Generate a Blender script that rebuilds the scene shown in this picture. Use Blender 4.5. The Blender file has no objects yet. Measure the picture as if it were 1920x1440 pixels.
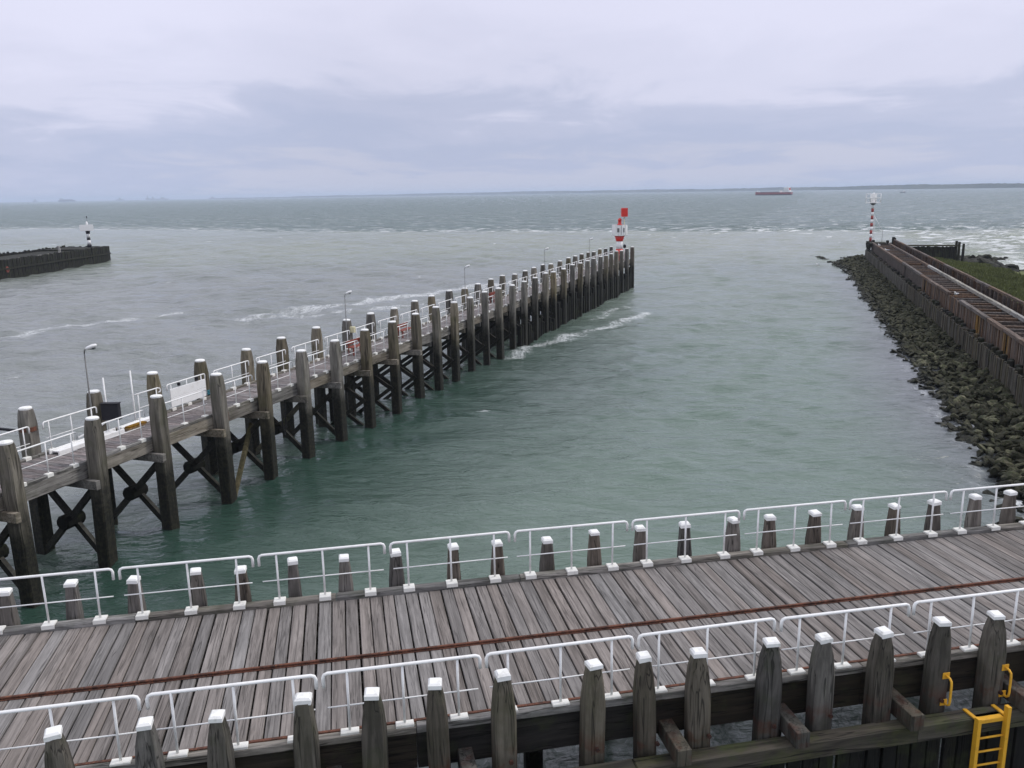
import bpy, bmesh, math, random
import numpy as np
from mathutils import Vector, Matrix

random.seed(7)
RNG = np.random.default_rng(11)
SC = bpy.context.scene
COL = SC.collection
R = math.radians

# ------------------------------------------------------------------ camera
CAM_Z = 12.2
pitch, roll = R(12.62), R(0.95)
fwd = Vector((0, math.cos(pitch), -math.sin(pitch)))
rt0 = Vector((1, 0, 0))
up0 = rt0.cross(fwd)
rt = rt0 * math.cos(roll) - up0 * math.sin(roll)
up = rt0 * math.sin(roll) + up0 * math.cos(roll)
cam_d = bpy.data.cameras.new('camera')
cam = bpy.data.objects.new('camera', cam_d)
COL.objects.link(cam)
cam.matrix_world = Matrix(((rt.x, up.x, -fwd.x, 0), (rt.y, up.y, -fwd.y, 0), (rt.z, up.z, -fwd.z, CAM_Z), (0, 0, 0, 1)))
cam_d.sensor_width = 36
cam_d.lens = 36 * 1600 / 1920
cam_d.clip_start = 0.1
cam_d.clip_end = 60000
SC.camera = cam

# ------------------------------------------------------------------ sky and sun
SUN_EL, SUN_ROT = R(44), R(72)          # rotation: 0 is +Y, clockwise towards +X
world = bpy.data.worlds.new('World')
SC.world = world
world.use_nodes = True
wt = world.node_tree
wt.nodes.clear()


def wn(kind, **kw):
    n = wt.nodes.new(kind)
    for k, v in kw.items():
        setattr(n, k, v)
    return n


def wmath(op, a, b=None, c=None, clamp=False):
    n = wn('ShaderNodeMath', operation=op, use_clamp=clamp)
    for i, v in enumerate((a, b, c)):
        if v is None:
            continue
        if isinstance(v, (int, float)):
            n.inputs[i].default_value = v
        else:
            wt.links.new(v, n.inputs[i])
    return n.outputs[0]


tc = wn('ShaderNodeTexCoord')
sep = wn('ShaderNodeSeparateXYZ')
wt.links.new(tc.outputs['Generated'], sep.inputs[0])
zup = wmath('MAXIMUM', sep.outputs[2], 0.0)
den = wmath('ADD', zup, 0.10)
px_ = wmath('DIVIDE', sep.outputs[0], den)
py_ = wmath('DIVIDE', sep.outputs[1], den)
cmb = wn('ShaderNodeCombineXYZ')
wt.links.new(px_, cmb.inputs[0])
wt.links.new(py_, cmb.inputs[1])
cmb.inputs[2].default_value = 3.7


def wnoise(vec, scale, detail, rough, dist=0.0, sx=1.0, sy=1.0, off=(0, 0, 0)):
    mp = wn('ShaderNodeMapping')
    mp.inputs['Scale'].default_value = (sx, sy, 1)
    mp.inputs['Location'].default_value = off
    wt.links.new(vec, mp.inputs[0])
    n = wn('ShaderNodeTexNoise')
    n.inputs['Scale'].default_value = scale
    n.inputs['Detail'].default_value = detail
    n.inputs['Roughness'].default_value = rough
    n.inputs['Distortion'].default_value = dist
    wt.links.new(mp.outputs[0], n.inputs[0])
    return n.outputs[0]


AZ_OFF = (12.2, 7.1, 5.3)
n_big = wnoise(cmb.outputs[0], 0.42, 3, 0.5, 0.3, 1.0, 0.8, (4.2, 1.3, 0))
n_rag = wnoise(cmb.outputs[0], 1.1, 7, 0.6, 0.8, 1.0, 0.75, (9.1, 4.0, 0))
n_fine = wnoise(cmb.outputs[0], 3.2, 6, 0.62, 0.5, 1.0, 0.6, (2.0, 7.0, 0))
# ragged height of the grey bank above the sea
a1 = wmath('MULTIPLY_ADD', wmath('SUBTRACT', n_rag, 0.5), 0.115, zup)
a2 = wmath('MULTIPLY_ADD', wmath('SUBTRACT', n_big, 0.5), 0.16, a1)
a3 = wmath('MULTIPLY_ADD', wmath('SUBTRACT', n_fine, 0.5), 0.028, a2)
n_az = wnoise(tc.outputs['Generated'], 1.15, 2, 0.5, 0.0, 1.0, 1.0, AZ_OFF)
a3 = wmath('MULTIPLY_ADD', wmath('SUBTRACT', n_az, 0.5), 0.14, a3)
thick = wmath('MULTIPLY_ADD', wmath('SUBTRACT', n_az, 0.5), 0.40, 1.0)
ramp = wn('ShaderNodeValToRGB')
cr = ramp.color_ramp
cr.interpolation = 'EASE'
cr.elements[0].position = 0.0
cr.elements[0].color = (0.555, 0.580, 0.725, 1)
cr.elements[1].position = 1.0
cr.elements[1].color = (1.02, 1.04, 1.14, 1)
for p_, c_ in ((0.032, (0.470, 0.520, 0.70, 1)), (0.066, (0.525, 0.562, 0.735, 1)), (0.100, (0.680, 0.692, 0.855, 1)), (0.150, (0.745, 0.750, 0.915, 1)), (0.45, (0.86, 0.885, 1.03, 1))):
    e = cr.elements.new(p_)
    e.color = c_
wt.links.new(a3, ramp.inputs[0])
sky = wn('ShaderNodeTexSky', sky_type='NISHITA')
sky.sun_disc = False
sky.sun_elevation = SUN_EL
sky.sun_rotation = SUN_ROT
sky.air_density = 1.0
sky.dust_density = 2.0
skys = wn('ShaderNodeMix', data_type='RGBA', blend_type='MULTIPLY')
skys.inputs[0].default_value = 1.0
wt.links.new(sky.outputs[0], skys.inputs[6])
skys.inputs[7].default_value = (0.10, 0.10, 0.10, 1)
cover = wn('ShaderNodeMix', data_type='RGBA')
cover.inputs[0].default_value = 0.95      # nearly closed cloud cover
wt.links.new(skys.outputs[2], cover.inputs[6])
wt.links.new(ramp.outputs[0], cover.inputs[7])
bg = wn('ShaderNodeBackground')
wt.links.new(thick, bg.inputs[1])
wt.links.new(cover.outputs[2], bg.inputs[0])
wo = wn('ShaderNodeOutputWorld')
wt.links.new(bg.outputs[0], wo.inputs[0])

sun_d = bpy.data.lights.new('sun', 'SUN')
sun_d.energy = 1.5
sun_d.angle = R(12)
sun_d.color = (1.0, 0.96, 0.90)
sun = bpy.data.objects.new('sun', sun_d)
COL.objects.link(sun)
sdir = Vector((math.sin(SUN_ROT) * math.cos(SUN_EL), math.cos(SUN_ROT) * math.cos(SUN_EL), math.sin(SUN_EL)))
sun.rotation_euler = (-sdir).to_track_quat('-Z', 'Y').to_euler()
sun.location = sdir * 60

vs = SC.view_settings
vs.view_transform = 'Standard'
vs.look = 'None'
vs.exposure = 0.12
vs.gamma = 1.0
SC.render.engine = 'CYCLES'
SC.cycles.use_denoising = True
SC.cycles.max_bounces = 6
SC.cycles.volume_bounces = 1
SC.cycles.caustics_reflective = False
SC.cycles.caustics_refractive = False


# ------------------------------------------------------------------ materials
class Mat:
    """small node helper"""

    def __init__(self, name):
        self.m = bpy.data.materials.new(name)
        self.m.use_nodes = True
        self.t = self.m.node_tree
        self.b = self.t.nodes['Principled BSDF']

    def n(self, kind, **kw):
        x = self.t.nodes.new(kind)
        for k, v in kw.items():
            setattr(x, k, v)
        return x

    def put(self, sock, v):
        if isinstance(v, (int, float)):
            sock.default_value = v
        elif isinstance(v, tuple):
            sock.default_value = v if len(v) == len(sock.default_value) else v + (1,)
        else:
            self.t.links.new(v, sock)

    def math(self, op, a, b=None, c=None, clamp=False):
        x = self.n('ShaderNodeMath', operation=op, use_clamp=clamp)
        for i, v in enumerate((a, b, c)):
            if v is not None:
                self.put(x.inputs[i], v)
        return x.outputs[0]

    def mix(self, f, a, b, blend='MIX'):
        x = self.n('ShaderNodeMix', data_type='RGBA', blend_type=blend)
        self.put(x.inputs[0], f)
        self.put(x.inputs[6], a)
        self.put(x.inputs[7], b)
        return x.outputs[2]

    def obj(self):
        return self.n('ShaderNodeTexCoord').outputs['Object']

    def pos(self):
        return self.n('ShaderNodeNewGeometry').outputs['Position']

    def rand(self):
        return self.n('ShaderNodeObjectInfo').outputs['Random']

    def shift(self, vec, amount=37.0):
        c = self.n('ShaderNodeCombineXYZ')
        r = self.math('MULTIPLY', self.rand(), amount)
        for i in range(3):
            self.put(c.inputs[i], r)
        v = self.n('ShaderNodeVectorMath', operation='ADD')
        self.put(v.inputs[0], vec)
        self.put(v.inputs[1], c.outputs[0])
        return v.outputs[0]

    def noise(self, vec, scale, detail=4, rough=0.55, dist=0.0, sc=(1, 1, 1)):
        if sc != (1, 1, 1):
            mp = self.n('ShaderNodeMapping')
            mp.inputs['Scale'].default_value = sc
            self.put(mp.inputs[0], vec)
            vec = mp.outputs[0]
        x = self.n('ShaderNodeTexNoise')
        self.put(x.inputs['Vector'], vec)
        x.inputs['Scale'].default_value = scale
        x.inputs['Detail'].default_value = detail
        x.inputs['Roughness'].default_value = rough
        x.inputs['Distortion'].default_value = dist
        return x.outputs[0]

    def step(self, v, lo, hi):
        x = self.n('ShaderNodeMapRange', interpolation_type='SMOOTHSTEP')
        self.put(x.inputs[0], v)
        self.put(x.inputs[1], lo)
        self.put(x.inputs[2], hi)
        return x.outputs[0]

    def bump(self, h, strength, dist, normal=None):
        x = self.n('ShaderNodeBump')
        x.inputs['Strength'].default_value = strength
        x.inputs['Distance'].default_value = dist
        self.put(x.inputs['Height'], h)
        if normal is not None:
            self.put(x.inputs['Normal'], normal)
        return x.outputs[0]

    def fin(self, color, rough=0.8, normal=None, spec=0.3, metal=0.0):
        self.put(self.b.inputs['Base Color'], color)
        self.put(self.b.inputs['Roughness'], rough)
        self.b.inputs['Specular IOR Level'].default_value = spec
        self.put(self.b.inputs['Metallic'], metal)
        if normal is not None:
            self.put(self.b.inputs['Normal'], normal)
        return self.m


def wood(name, c1, c2, c3, grain=(1, 1, 1), gs=6.0, spread=0.5, tide=None, moss=0.0, rust_z=None, rough=0.85, crack=0.35, splits=0.7):
    """weathered timber: grain stretched along the piece, tint by piece, weed below the tide mark"""
    M = Mat(name)
    o = M.shift(M.obj())
    g1 = M.noise(o, gs, 6, 0.65, 0.6, grain)
    g2 = M.noise(o, gs * 3.7, 4, 0.6, 0.2, grain)
    blot = M.noise(o, 1.3, 4, 0.6)
    col = M.mix(M.step(g1, 0.32, 0.68), c1, c2)
    col = M.mix(M.math('MULTIPLY', M.step(blot, 0.42, 0.72), 0.55), col, c3)
    col = M.mix(M.math('MULTIPLY', M.step(g2, 0.56, 0.74), crack), col, tuple(v * 0.35 for v in c1))
    g3 = M.noise(o, gs * 0.55, 3, 0.6, 0.3, tuple(0.45 * v if v < 1 else v for v in grain))
    split = M.step(M.math('ABSOLUTE', M.math('SUBTRACT', g3, 0.5)), 0.018, 0.004)
    col = M.mix(M.math('MULTIPLY', split, splits), col, tuple(v * 0.16 for v in c1))
    r = M.rand()
    v = M.math('MULTIPLY_ADD', r, spread, 1.0 - spread * 0.5)
    hs = M.n('ShaderNodeHueSaturation')
    M.put(hs.inputs['Value'], v)
    r2 = M.math('FRACT', M.math('MULTIPLY', r, 17.3))
    M.put(hs.inputs['Saturation'], M.math('MULTIPLY_ADD', r2, 0.9, 0.45))
    M.put(hs.inputs['Color'], col)
    col = hs.outputs[0]
    rg = rough
    if moss or tide is not None or rust_z is not None:
        p = M.pos()
        s = M.n('ShaderNodeSeparateXYZ')
        M.put(s.inputs[0], p)
        pn = M.noise(p, 1.7, 5, 0.62)
        if moss:
            f = M.math('MULTIPLY', M.step(pn, 0.5, 0.7), moss)
            col = M.mix(f, col, (0.045, 0.06, 0.018))
        if rust_z is not None:
            d = M.math('ABSOLUTE', M.math('SUBTRACT', s.outputs[2], rust_z))
            f = M.math('MULTIPLY', M.step(d, 0.42, 0.0), M.step(M.noise(p, 3.4, 3, 0.6), 0.44, 0.6))
            col = M.mix(M.math('MULTIPLY', f, 0.5), col, (0.075, 0.020, 0.012))
        if tide is not None:
            h = M.math('MULTIPLY_ADD', M.math('SUBTRACT', pn, 0.5), 2.2, s.outputs[2])
            f = M.step(h, tide + 0.8, tide - 0.8)
            wet = M.mix(M.step(M.noise(p, 9.0, 4, 0.6), 0.4, 0.65), (0.012, 0.012, 0.010), (0.034, 0.032, 0.021))
            col = M.mix(f, col, wet)
            rg = M.math('MULTIPLY_ADD', f, -0.35, rough)
    nrm = M.bump(M.math('SUBTRACT', M.math('ADD', g1, M.math('MULTIPLY', g2, 0.6)), M.math('MULTIPLY', split, 1.2)), 0.6, 0.014)
    return M.fin(col, rg, nrm, 0.25)


def paint(name, c, dirt=(0.25, 0.22, 0.18), amount=0.35, rough=0.45, scale=5.0, chips=None):
    M = Mat(name)
    o = M.shift(M.obj())
    f = M.math('MULTIPLY', M.step(M.noise(o, scale, 6, 0.65), 0.48, 0.8), amount)
    col = M.mix(f, c, dirt)
    if chips:
        col = M.mix(M.step(M.noise(o, scale * 2.3, 5, 0.7), 0.69, 0.72), col, chips)
    nrm = M.bump(M.noise(o, 40, 2), 0.15, 0.003)
    return M.fin(col, rough, nrm, 0.4)


def rusty(name, dark=(0.035, 0.018, 0.014), mid=(0.12, 0.045, 0.026), hot=(0.22, 0.085, 0.035)):
    M = Mat(name)
    p = M.pos()
    a = M.noise(p, 4.0, 7, 0.7)
    b = M.noise(p, 23.0, 5, 0.7)
    col = M.mix(M.step(a, 0.36, 0.62), dark, mid)
    col = M.mix(M.step(b, 0.52, 0.7), col, hot)
    return M.fin(col, 0.85, M.bump(b, 0.6, 0.01), 0.3, 0.1)


W = {}
W['plank'] = wood('deck planks', (0.130, 0.117, 0.108), (0.252, 0.228, 0.213), (0.172, 0.155, 0.146), (1.0, 0.06, 1.0), 13.0, 0.36, crack=0.4, splits=0.45)
W['jplank'] = wood('jetty planks', (0.12, 0.105, 0.10), (0.28, 0.25, 0.245), (0.17, 0.15, 0.15), (1.0, 0.12, 1.0), 15.0, 0.5)
W['pile'] = wood('weathered pile', (0.050, 0.045, 0.036), (0.125, 0.112, 0.092), (0.048, 0.046, 0.030), (1, 1, 0.08), 8.0, 0.6, tide=2.55, moss=0.25, rust_z=2.95)  # dark wood; shade on the camera-facing sides is put into the colour too
W['drypile'] = wood('dry weathered pile', (0.075, 0.064, 0.054), (0.185, 0.160, 0.138), (0.08, 0.066, 0.054), (1, 1, 0.08), 8.0, 0.7, tide=1.4, moss=0.1)  # drier wood, paler without that painted shade
W['jpile'] = wood('jetty pile timber', (0.085, 0.074, 0.056), (0.205, 0.18, 0.14), (0.095, 0.088, 0.048), (1, 1, 0.08), 7.0, 0.7, tide=2.75, moss=0.2)
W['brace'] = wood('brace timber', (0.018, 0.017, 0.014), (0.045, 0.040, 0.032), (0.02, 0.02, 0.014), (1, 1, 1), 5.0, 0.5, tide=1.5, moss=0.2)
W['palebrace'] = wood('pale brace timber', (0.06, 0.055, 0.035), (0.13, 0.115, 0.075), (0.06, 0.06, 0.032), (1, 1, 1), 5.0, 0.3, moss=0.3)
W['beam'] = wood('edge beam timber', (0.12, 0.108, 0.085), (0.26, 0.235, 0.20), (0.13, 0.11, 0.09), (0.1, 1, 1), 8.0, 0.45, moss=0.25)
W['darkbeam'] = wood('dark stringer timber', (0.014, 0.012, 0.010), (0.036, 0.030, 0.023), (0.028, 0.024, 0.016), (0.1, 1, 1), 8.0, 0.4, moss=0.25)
W['kerb'] = wood('kerb timber', (0.09, 0.085, 0.075), (0.27, 0.25, 0.225), (0.06, 0.058, 0.045), (0.12, 1, 1), 9.0, 0.4, moss=0.3)
W['waling'] = wood('mossy waling timber', (0.026, 0.023, 0.019), (0.085, 0.074, 0.058), (0.075, 0.085, 0.020), (0.1, 1, 1), 6.0, 0.3, moss=0.7)
W['fender'] = wood('weed covered fender boards', (0.004, 0.004, 0.0035), (0.010, 0.010, 0.007), (0.007, 0.008, 0.004), (1, 1, 0.12), 6.0, 0.5, moss=0.3)
W['wallwood'] = wood('breakwater wall boards', (0.036, 0.030, 0.022), (0.112, 0.094, 0.068), (0.045, 0.046, 0.024), (1, 1, 0.10), 7.0, 0.8, moss=0.35)
W['brownwood'] = wood('brown breakwater boards', (0.062, 0.038, 0.026), (0.165, 0.108, 0.072), (0.085, 0.057, 0.037), (1, 1, 0.10), 7.0, 0.7, moss=0.1)
W['brownbeam'] = wood('brown breakwater beams', (0.065, 0.043, 0.033), (0.170, 0.122, 0.090), (0.08, 0.056, 0.043), (0.1, 1, 1), 7.0, 0.5)
W['greybeam'] = wood('pale grey beam', (0.20, 0.19, 0.165), (0.42, 0.40, 0.36), (0.24, 0.22, 0.19), (0.1, 1, 1), 7.0, 0.3)
W['orange'] = wood('ochre stained boards', (0.15, 0.085, 0.028), (0.30, 0.19, 0.075), (0.16, 0.10, 0.045), (1, 1, 0.1), 7.0, 0.3)
W['mole'] = wood('dark mole timber', (0.010, 0.010, 0.008), (0.030, 0.028, 0.021), (0.020, 0.023, 0.012), (1, 1, 0.1), 3.0, 0.6, moss=0.4)
W['white'] = paint('white rail paint', (0.80, 0.80, 0.79), (0.40, 0.34, 0.27), 0.35, 0.5, 6.0, chips=(0.30, 0.17, 0.10))
W['cap'] = paint('white pile cap paint', (0.80, 0.80, 0.78), (0.33, 0.32, 0.26), 0.55, 0.6, 6.0)
W['base'] = paint('white base block paint', (0.76, 0.75, 0.70), (0.36, 0.32, 0.25), 0.4, 0.55, 9.0)
W['red'] = paint('red signal paint', (0.62, 0.030, 0.020), (0.22, 0.02, 0.02), 0.35, 0.45, 3.0)
W['redbench'] = paint('faded red paint', (0.19, 0.040, 0.024), (0.16, 0.035, 0.025), 0.5, 0.6, 6.0)
W['yellow'] = paint('yellow ladder paint', (0.70, 0.37, 0.025), (0.30, 0.15, 0.03), 0.55, 0.6, 8.0, chips=(0.10, 0.04, 0.02))
W['black'] = paint('black paint', (0.008, 0.008, 0.013), (0.02, 0.02, 0.02), 0.4, 0.7, 5.0)
W['metal'] = paint('galvanised grey steel', (0.15, 0.15, 0.145), (0.09, 0.07, 0.05), 0.4, 0.5, 5.0)
W['cream'] = paint('cream box paint', (0.62, 0.58, 0.38), (0.35, 0.3, 0.2), 0.3, 0.5, 5.0)
W['teal'] = paint('teal rope', (0.02, 0.14, 0.18), (0.02, 0.06, 0.08), 0.4, 0.8, 9.0)
W['boltrust'] = rusty('old bolt rust', (0.02, 0.012, 0.01), (0.06, 0.026, 0.018), (0.10, 0.04, 0.022))
W['dullred'] = paint('weathered red paint', (0.34, 0.055, 0.05), (0.2, 0.05, 0.05), 0.5, 0.6, 3.0)
W['rust'] = rusty('rusted steel', (0.05, 0.026, 0.020), (0.15, 0.062, 0.040), (0.24, 0.10, 0.05))
W['rope'] = paint('dark rope', (0.02, 0.02, 0.022), (0.05, 0.045, 0.04), 0.5, 0.9, 20.0)
W['glass'] = paint('dark lamp glass', (0.05, 0.06, 0.06), (0.02, 0.02, 0.02), 0.2, 0.15, 5.0)
W['feather'] = paint('white feathers', (0.80, 0.79, 0.77), (0.6, 0.6, 0.6), 0.3, 0.8, 12.0)
W['wing'] = paint('grey feathers', (0.42, 0.43, 0.46), (0.3, 0.3, 0.32), 0.3, 0.8, 12.0)
W['hullred'] = paint('dull red hull paint', (0.28, 0.045, 0.040), (0.06, 0.03, 0.03), 0.5, 0.5, 0.3)
W['hulldark'] = paint('dark hull paint', (0.025, 0.028, 0.04), (0.06, 0.04, 0.03), 0.4, 0.5, 0.3)
W['shipwhite'] = paint('ship white paint', (0.75, 0.75, 0.74), (0.5, 0.45, 0.4), 0.3, 0.5, 0.4)
W['hatch'] = paint('ship hatch covers', (0.22, 0.25, 0.28), (0.14, 0.13, 0.12), 0.4, 0.6, 0.4)


def rock_mat():
    M = Mat('weed covered boulders')
    o = M.shift(M.obj())
    a = M.noise(o, 3.0, 7, 0.65)
    b = M.noise(o, 11.0, 5, 0.65)
    r = M.rand()
    col = M.mix(M.step(a, 0.35, 0.65), (0.020, 0.019, 0.013), (0.125, 0.114, 0.080))
    col = M.mix(M.math('MULTIPLY', M.step(b, 0.40, 0.62), 0.7), col, (0.040, 0.054, 0.018))
    hs = M.n('ShaderNodeHueSaturation')
    M.put(hs.inputs['Value'], M.math('MULTIPLY_ADD', M.math('POWER', r, 1.6), 1.5, 0.35))
    M.put(hs.inputs['Color'], col)
    col = hs.outputs[0]
    s = M.n('ShaderNodeSeparateXYZ')
    M.put(s.inputs[0], M.pos())
    f = M.step(M.math('MULTIPLY_ADD', a, 0.9, s.outputs[2]), 1.00, 0.42)      # weed and wet up to the tide mark
    col = M.mix(f, col, (0.014, 0.015, 0.011))
    rg = M.math('MULTIPLY_ADD', f, -0.4, 0.85)
    return M.fin(col, rg, M.bump(M.math('ADD', a, b), 0.8, 0.05), 0.15)


W['rock'] = rock_mat()


def earth_mat():
    M = Mat('rubble bed')
    p = M.pos()
    a = M.noise(p, 1.6, 7, 0.7)
    b = M.noise(p, 7.0, 5, 0.7)
    col = M.mix(M.step(a, 0.38, 0.62), (0.014, 0.014, 0.010), (0.06, 0.055, 0.04))
    col = M.mix(M.step(b, 0.5, 0.7), col, (0.03, 0.034, 0.014))
    return M.fin(col, 0.95, M.bump(M.math('ADD', a, b), 1.0, 0.15), 0.2)


W['bed'] = earth_mat()
W['searock'] = wood('black weedy sea boulders', (0.008, 0.008, 0.007), (0.034, 0.033, 0.026), (0.02, 0.024, 0.012), (1, 1, 1), 4.0, 0.6, moss=0.3)


def grass_mat(name, blade=False):
    M = Mat(name)
    p = M.pos()
    a = M.noise(p, 0.35, 6, 0.65)
    b = M.noise(p, 3.0, 6, 0.7)
    col = M.mix(M.step(a, 0.36, 0.6), (0.078, 0.090, 0.032), (0.125, 0.145, 0.050))
    col = M.mix(M.math('MULTIPLY', M.step(b, 0.45, 0.7), 0.7), col, (0.050, 0.042, 0.024))
    return M.fin(col, 0.95, None if blade else M.bump(b, 1.0, 0.12), 0.2)


W['grass'] = grass_mat('grassy bank')
W['blade'] = grass_mat('grass blades', True)


def shore_mat():
    M = Mat('far shore woods and dike')
    p = M.pos()
    a = M.noise(p, 0.006, 6, 0.6)
    col = M.mix(M.step(a, 0.4, 0.62), (0.022, 0.032, 0.016), (0.060, 0.066, 0.034))
    return M.fin(col, 1.0, None, 0.1)


W['shore'] = shore_mat()


def water_mat():
    M = Mat('sea water')
    p = M.pos()
    at = M.n('ShaderNodeAttribute', attribute_name='body').outputs['Color']
    fo = M.n('ShaderNodeAttribute', attribute_name='foam').outputs['Fac']
    cp = M.n('ShaderNodeAttribute', attribute_name='caps').outputs['Fac']
    # foam breaks up along the drift; whitecaps are sparse crests
    fn = M.noise(p, 0.9, 8, 0.72, 0.7, (1.0, 0.45, 1.0))
    f1 = M.step(M.math('ADD', M.math('MULTIPLY', fo, 0.75), M.math('MULTIPLY', M.math('SUBTRACT', fn, 0.5), 1.5)), 0.28, 0.86)
    f1 = M.math('MULTIPLY', f1, M.step(fo, 0.02, 0.25))
    lace = M.step(M.noise(p, 3.6, 5, 0.7, 1.2, (1.0, 0.6, 1.0)), 0.40, 0.58)
    f1 = M.math('MULTIPLY', f1, M.math('MULTIPLY_ADD', lace, 0.60, 0.25))
    wc = M.noise(p, 0.30, 4, 0.6, 0.4, (0.55, 1.1, 1.0))
    wc2 = M.noise(p, 0.9, 6, 0.7, 0.5, (0.6, 1.3, 1.0))
    th = M.math('MULTIPLY_ADD', cp, -0.21, 0.73)
    f2 = M.step(M.math('MULTIPLY_ADD', M.math('SUBTRACT', wc2, 0.5), 0.22, wc), th, M.math('ADD', th, 0.07))
    foam = M.math('MAXIMUM', f1, M.math('MULTIPLY', f2, 0.85))
    pat = M.noise(p, 0.035, 4, 0.55, 0.3, (1.0, 0.7, 1.0))
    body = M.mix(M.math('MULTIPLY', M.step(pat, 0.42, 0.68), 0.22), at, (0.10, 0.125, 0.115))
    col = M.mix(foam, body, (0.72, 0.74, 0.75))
    b1 = M.noise(p, 2.6, 4, 0.6, 0.6, (0.55, 1.25, 1.0))
    b2 = M.noise(p, 0.75, 5, 0.6, 0.5, (0.5, 1.2, 1.0))
    b3 = M.noise(p, 0.16, 4, 0.6, 0.4, (0.5, 1.3, 1.0))
    ch = M.n('ShaderNodeAttribute', attribute_name='chop').outputs['Fac']
    nr = M.bump(M.math('MULTIPLY', b3, ch), 0.9, 1.4)
    nr = M.bump(M.math('MULTIPLY', b2, ch), 0.9, 0.5, nr)
    nr = M.bump(M.math('MULTIPLY', b1, ch), 0.9, 0.15, nr)
    rg = M.math('MULTIPLY_ADD', M.step(ch, 0.9, 2.8), 0.20, M.math('MULTIPLY_ADD', foam, 0.5, 0.13))
    m = M.fin(col, rg, nr, 0.5)
    M.b.inputs['IOR'].default_value = 1.33
    return m


W['water'] = water_mat()


# ------------------------------------------------------------------ mesh helpers
class MB:
    def __init__(self):
        self.v, self.f = [], []

    def add(self, vs_, fs):
        k = len(self.v)
        self.v += [tuple(p) for p in vs_]
        self.f += [tuple(i + k for i in f) for f in fs]
        return self

    def box(self, x0, x1, y0, y1, z0, z1, ch=0.0):
        if ch <= 0:
            return self.add([(x0, y0, z0), (x1, y0, z0), (x1, y1, z0), (x0, y1, z0), (x0, y0, z1), (x1, y0, z1), (x1, y1, z1), (x0, y1, z1)],
                            [(3, 2, 1, 0), (4, 5, 6, 7), (0, 1, 5, 4), (1, 2, 6, 5), (2, 3, 7, 6), (3, 0, 4, 7)])
        c = ch
        r0 = [(x0, y0, z0), (x1, y0, z0), (x1, y1, z0), (x0, y1, z0)]
        r1 = [(x0, y0, z1 - c), (x1, y0, z1 - c), (x1, y1, z1 - c), (x0, y1, z1 - c)]
        r2 = [(x0 + c, y0 + c, z1), (x1 - c, y0 + c, z1), (x1 - c, y1 - c, z1), (x0 + c, y1 - c, z1)]
        fs = [(3, 2, 1, 0), (8, 9, 10, 11)]
        for k in (0, 4):
            for i in range(4):
                j = (i + 1) % 4
                fs.append((k + i, k + j, k + 4 + j, k + 4 + i))
        return self.add(r0 + r1 + r2, fs)

    def rings(self, rings, close_ends=True):
        n = len(rings[0])
        vs_ = [p for r in rings for p in r]
        fs = []
        for k in range(len(rings) - 1):
            for i in range(n):
                j = (i + 1) % n
                fs.append((k * n + i, k * n + j, (k + 1) * n + j, (k + 1) * n + i))
        if close_ends:
            fs.append(tuple(range(n - 1, -1, -1)))
            fs.append(tuple(range((len(rings) - 1) * n, len(rings) * n)))
        return self.add(vs_, fs)

    def tube(self, path, r, n=8):
        path = [Vector(p) for p in path]
        rr = r if isinstance(r, (list, tuple)) else [r] * len(path)
        out = []
        ref = None
        for i, p in enumerate(path):
            a = path[max(i - 1, 0)]
            b = path[min(i + 1, len(path) - 1)]
            d = (b - a).normalized()
            if ref is None:
                ref = Vector((0, 0, 1)) if abs(d.z) < 0.9 else Vector((1, 0, 0))
            s = d.cross(ref).normalized()
            u = s.cross(d).normalized()
            ref = u
            out.append([p + (s * math.cos(2 * math.pi * k / n) - u * math.sin(2 * math.pi * k / n)) * rr[i] for k in range(n)])
        out = [list(reversed(o)) for o in out]
        return self.rings(out)

    def bar(self, p0, p1, w, h, ref=(0, 0, 1)):
        p0, p1, ref = Vector(p0), Vector(p1), Vector(ref)
        d = (p1 - p0).normalized()
        s = d.cross(ref).normalized() * (w / 2)
        u = s.cross(d).normalized() * (h / 2)
        return self.rings([[p - s - u, p - s + u, p + s + u, p + s - u] for p in (p0, p1)])

    def oct(self, rows):
        """rows of (z, half width, chamfer) or (z, hw, ch, cx, cy)"""
        rs = []
        for r in rows:
            z, w, c = r[:3]
            cx, cy = r[3:5] if len(r) > 3 else (0, 0)
            rs.append([(cx + x, cy + y, z) for x, y in ((w, -w + c), (w, w - c), (w - c, w), (-w + c, w), (-w, w - c), (-w, -w + c), (-w + c, -w), (w - c, -w))])
        return self.rings(rs)

    def lathe(self, rows, n=16, cx=0, cy=0):
        return self.rings([[(cx + r * math.cos(2 * math.pi * k / n), cy + r * math.sin(2 * math.pi * k / n), z) for k in range(n)] for z, r in rows])

    def centre(self):
        a = np.array(self.v)
        lo, hi = a.min(0), a.max(0)
        return Vector(((lo[0] + hi[0]) / 2, (lo[1] + hi[1]) / 2, lo[2]))

    def mesh(self, name, origin=(0, 0, 0), smooth=False):
        me = bpy.data.meshes.new(name)
        o = Vector(origin)
        me.from_pydata([(p[0] - o.x, p[1] - o.y, p[2] - o.z) for p in self.v], [], self.f)
        me.update()
        if smooth:
            me.polygons.foreach_set('use_smooth', [True] * len(me.polygons))
        return me


def link(name, data, parent=None, loc=(0, 0, 0), rot=(0, 0, 0), scale=(1, 1, 1)):
    o = bpy.data.objects.new(name, data)
    COL.objects.link(o)
    if parent is not None:
        o.parent = parent
    o.location = loc
    o.rotation_euler = rot
    o.scale = scale
    return o


def part(name, mb, mat, parent, smooth=False, off=None):
    """a mesh part given in its parent's coordinates (off: the parent part's own origin)"""
    c = mb.centre()
    me = mb.mesh(name, c, smooth)
    me.materials.append(W[mat])
    o = link(name, me, parent, c if off is None else c - Vector(off))
    return o


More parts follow.
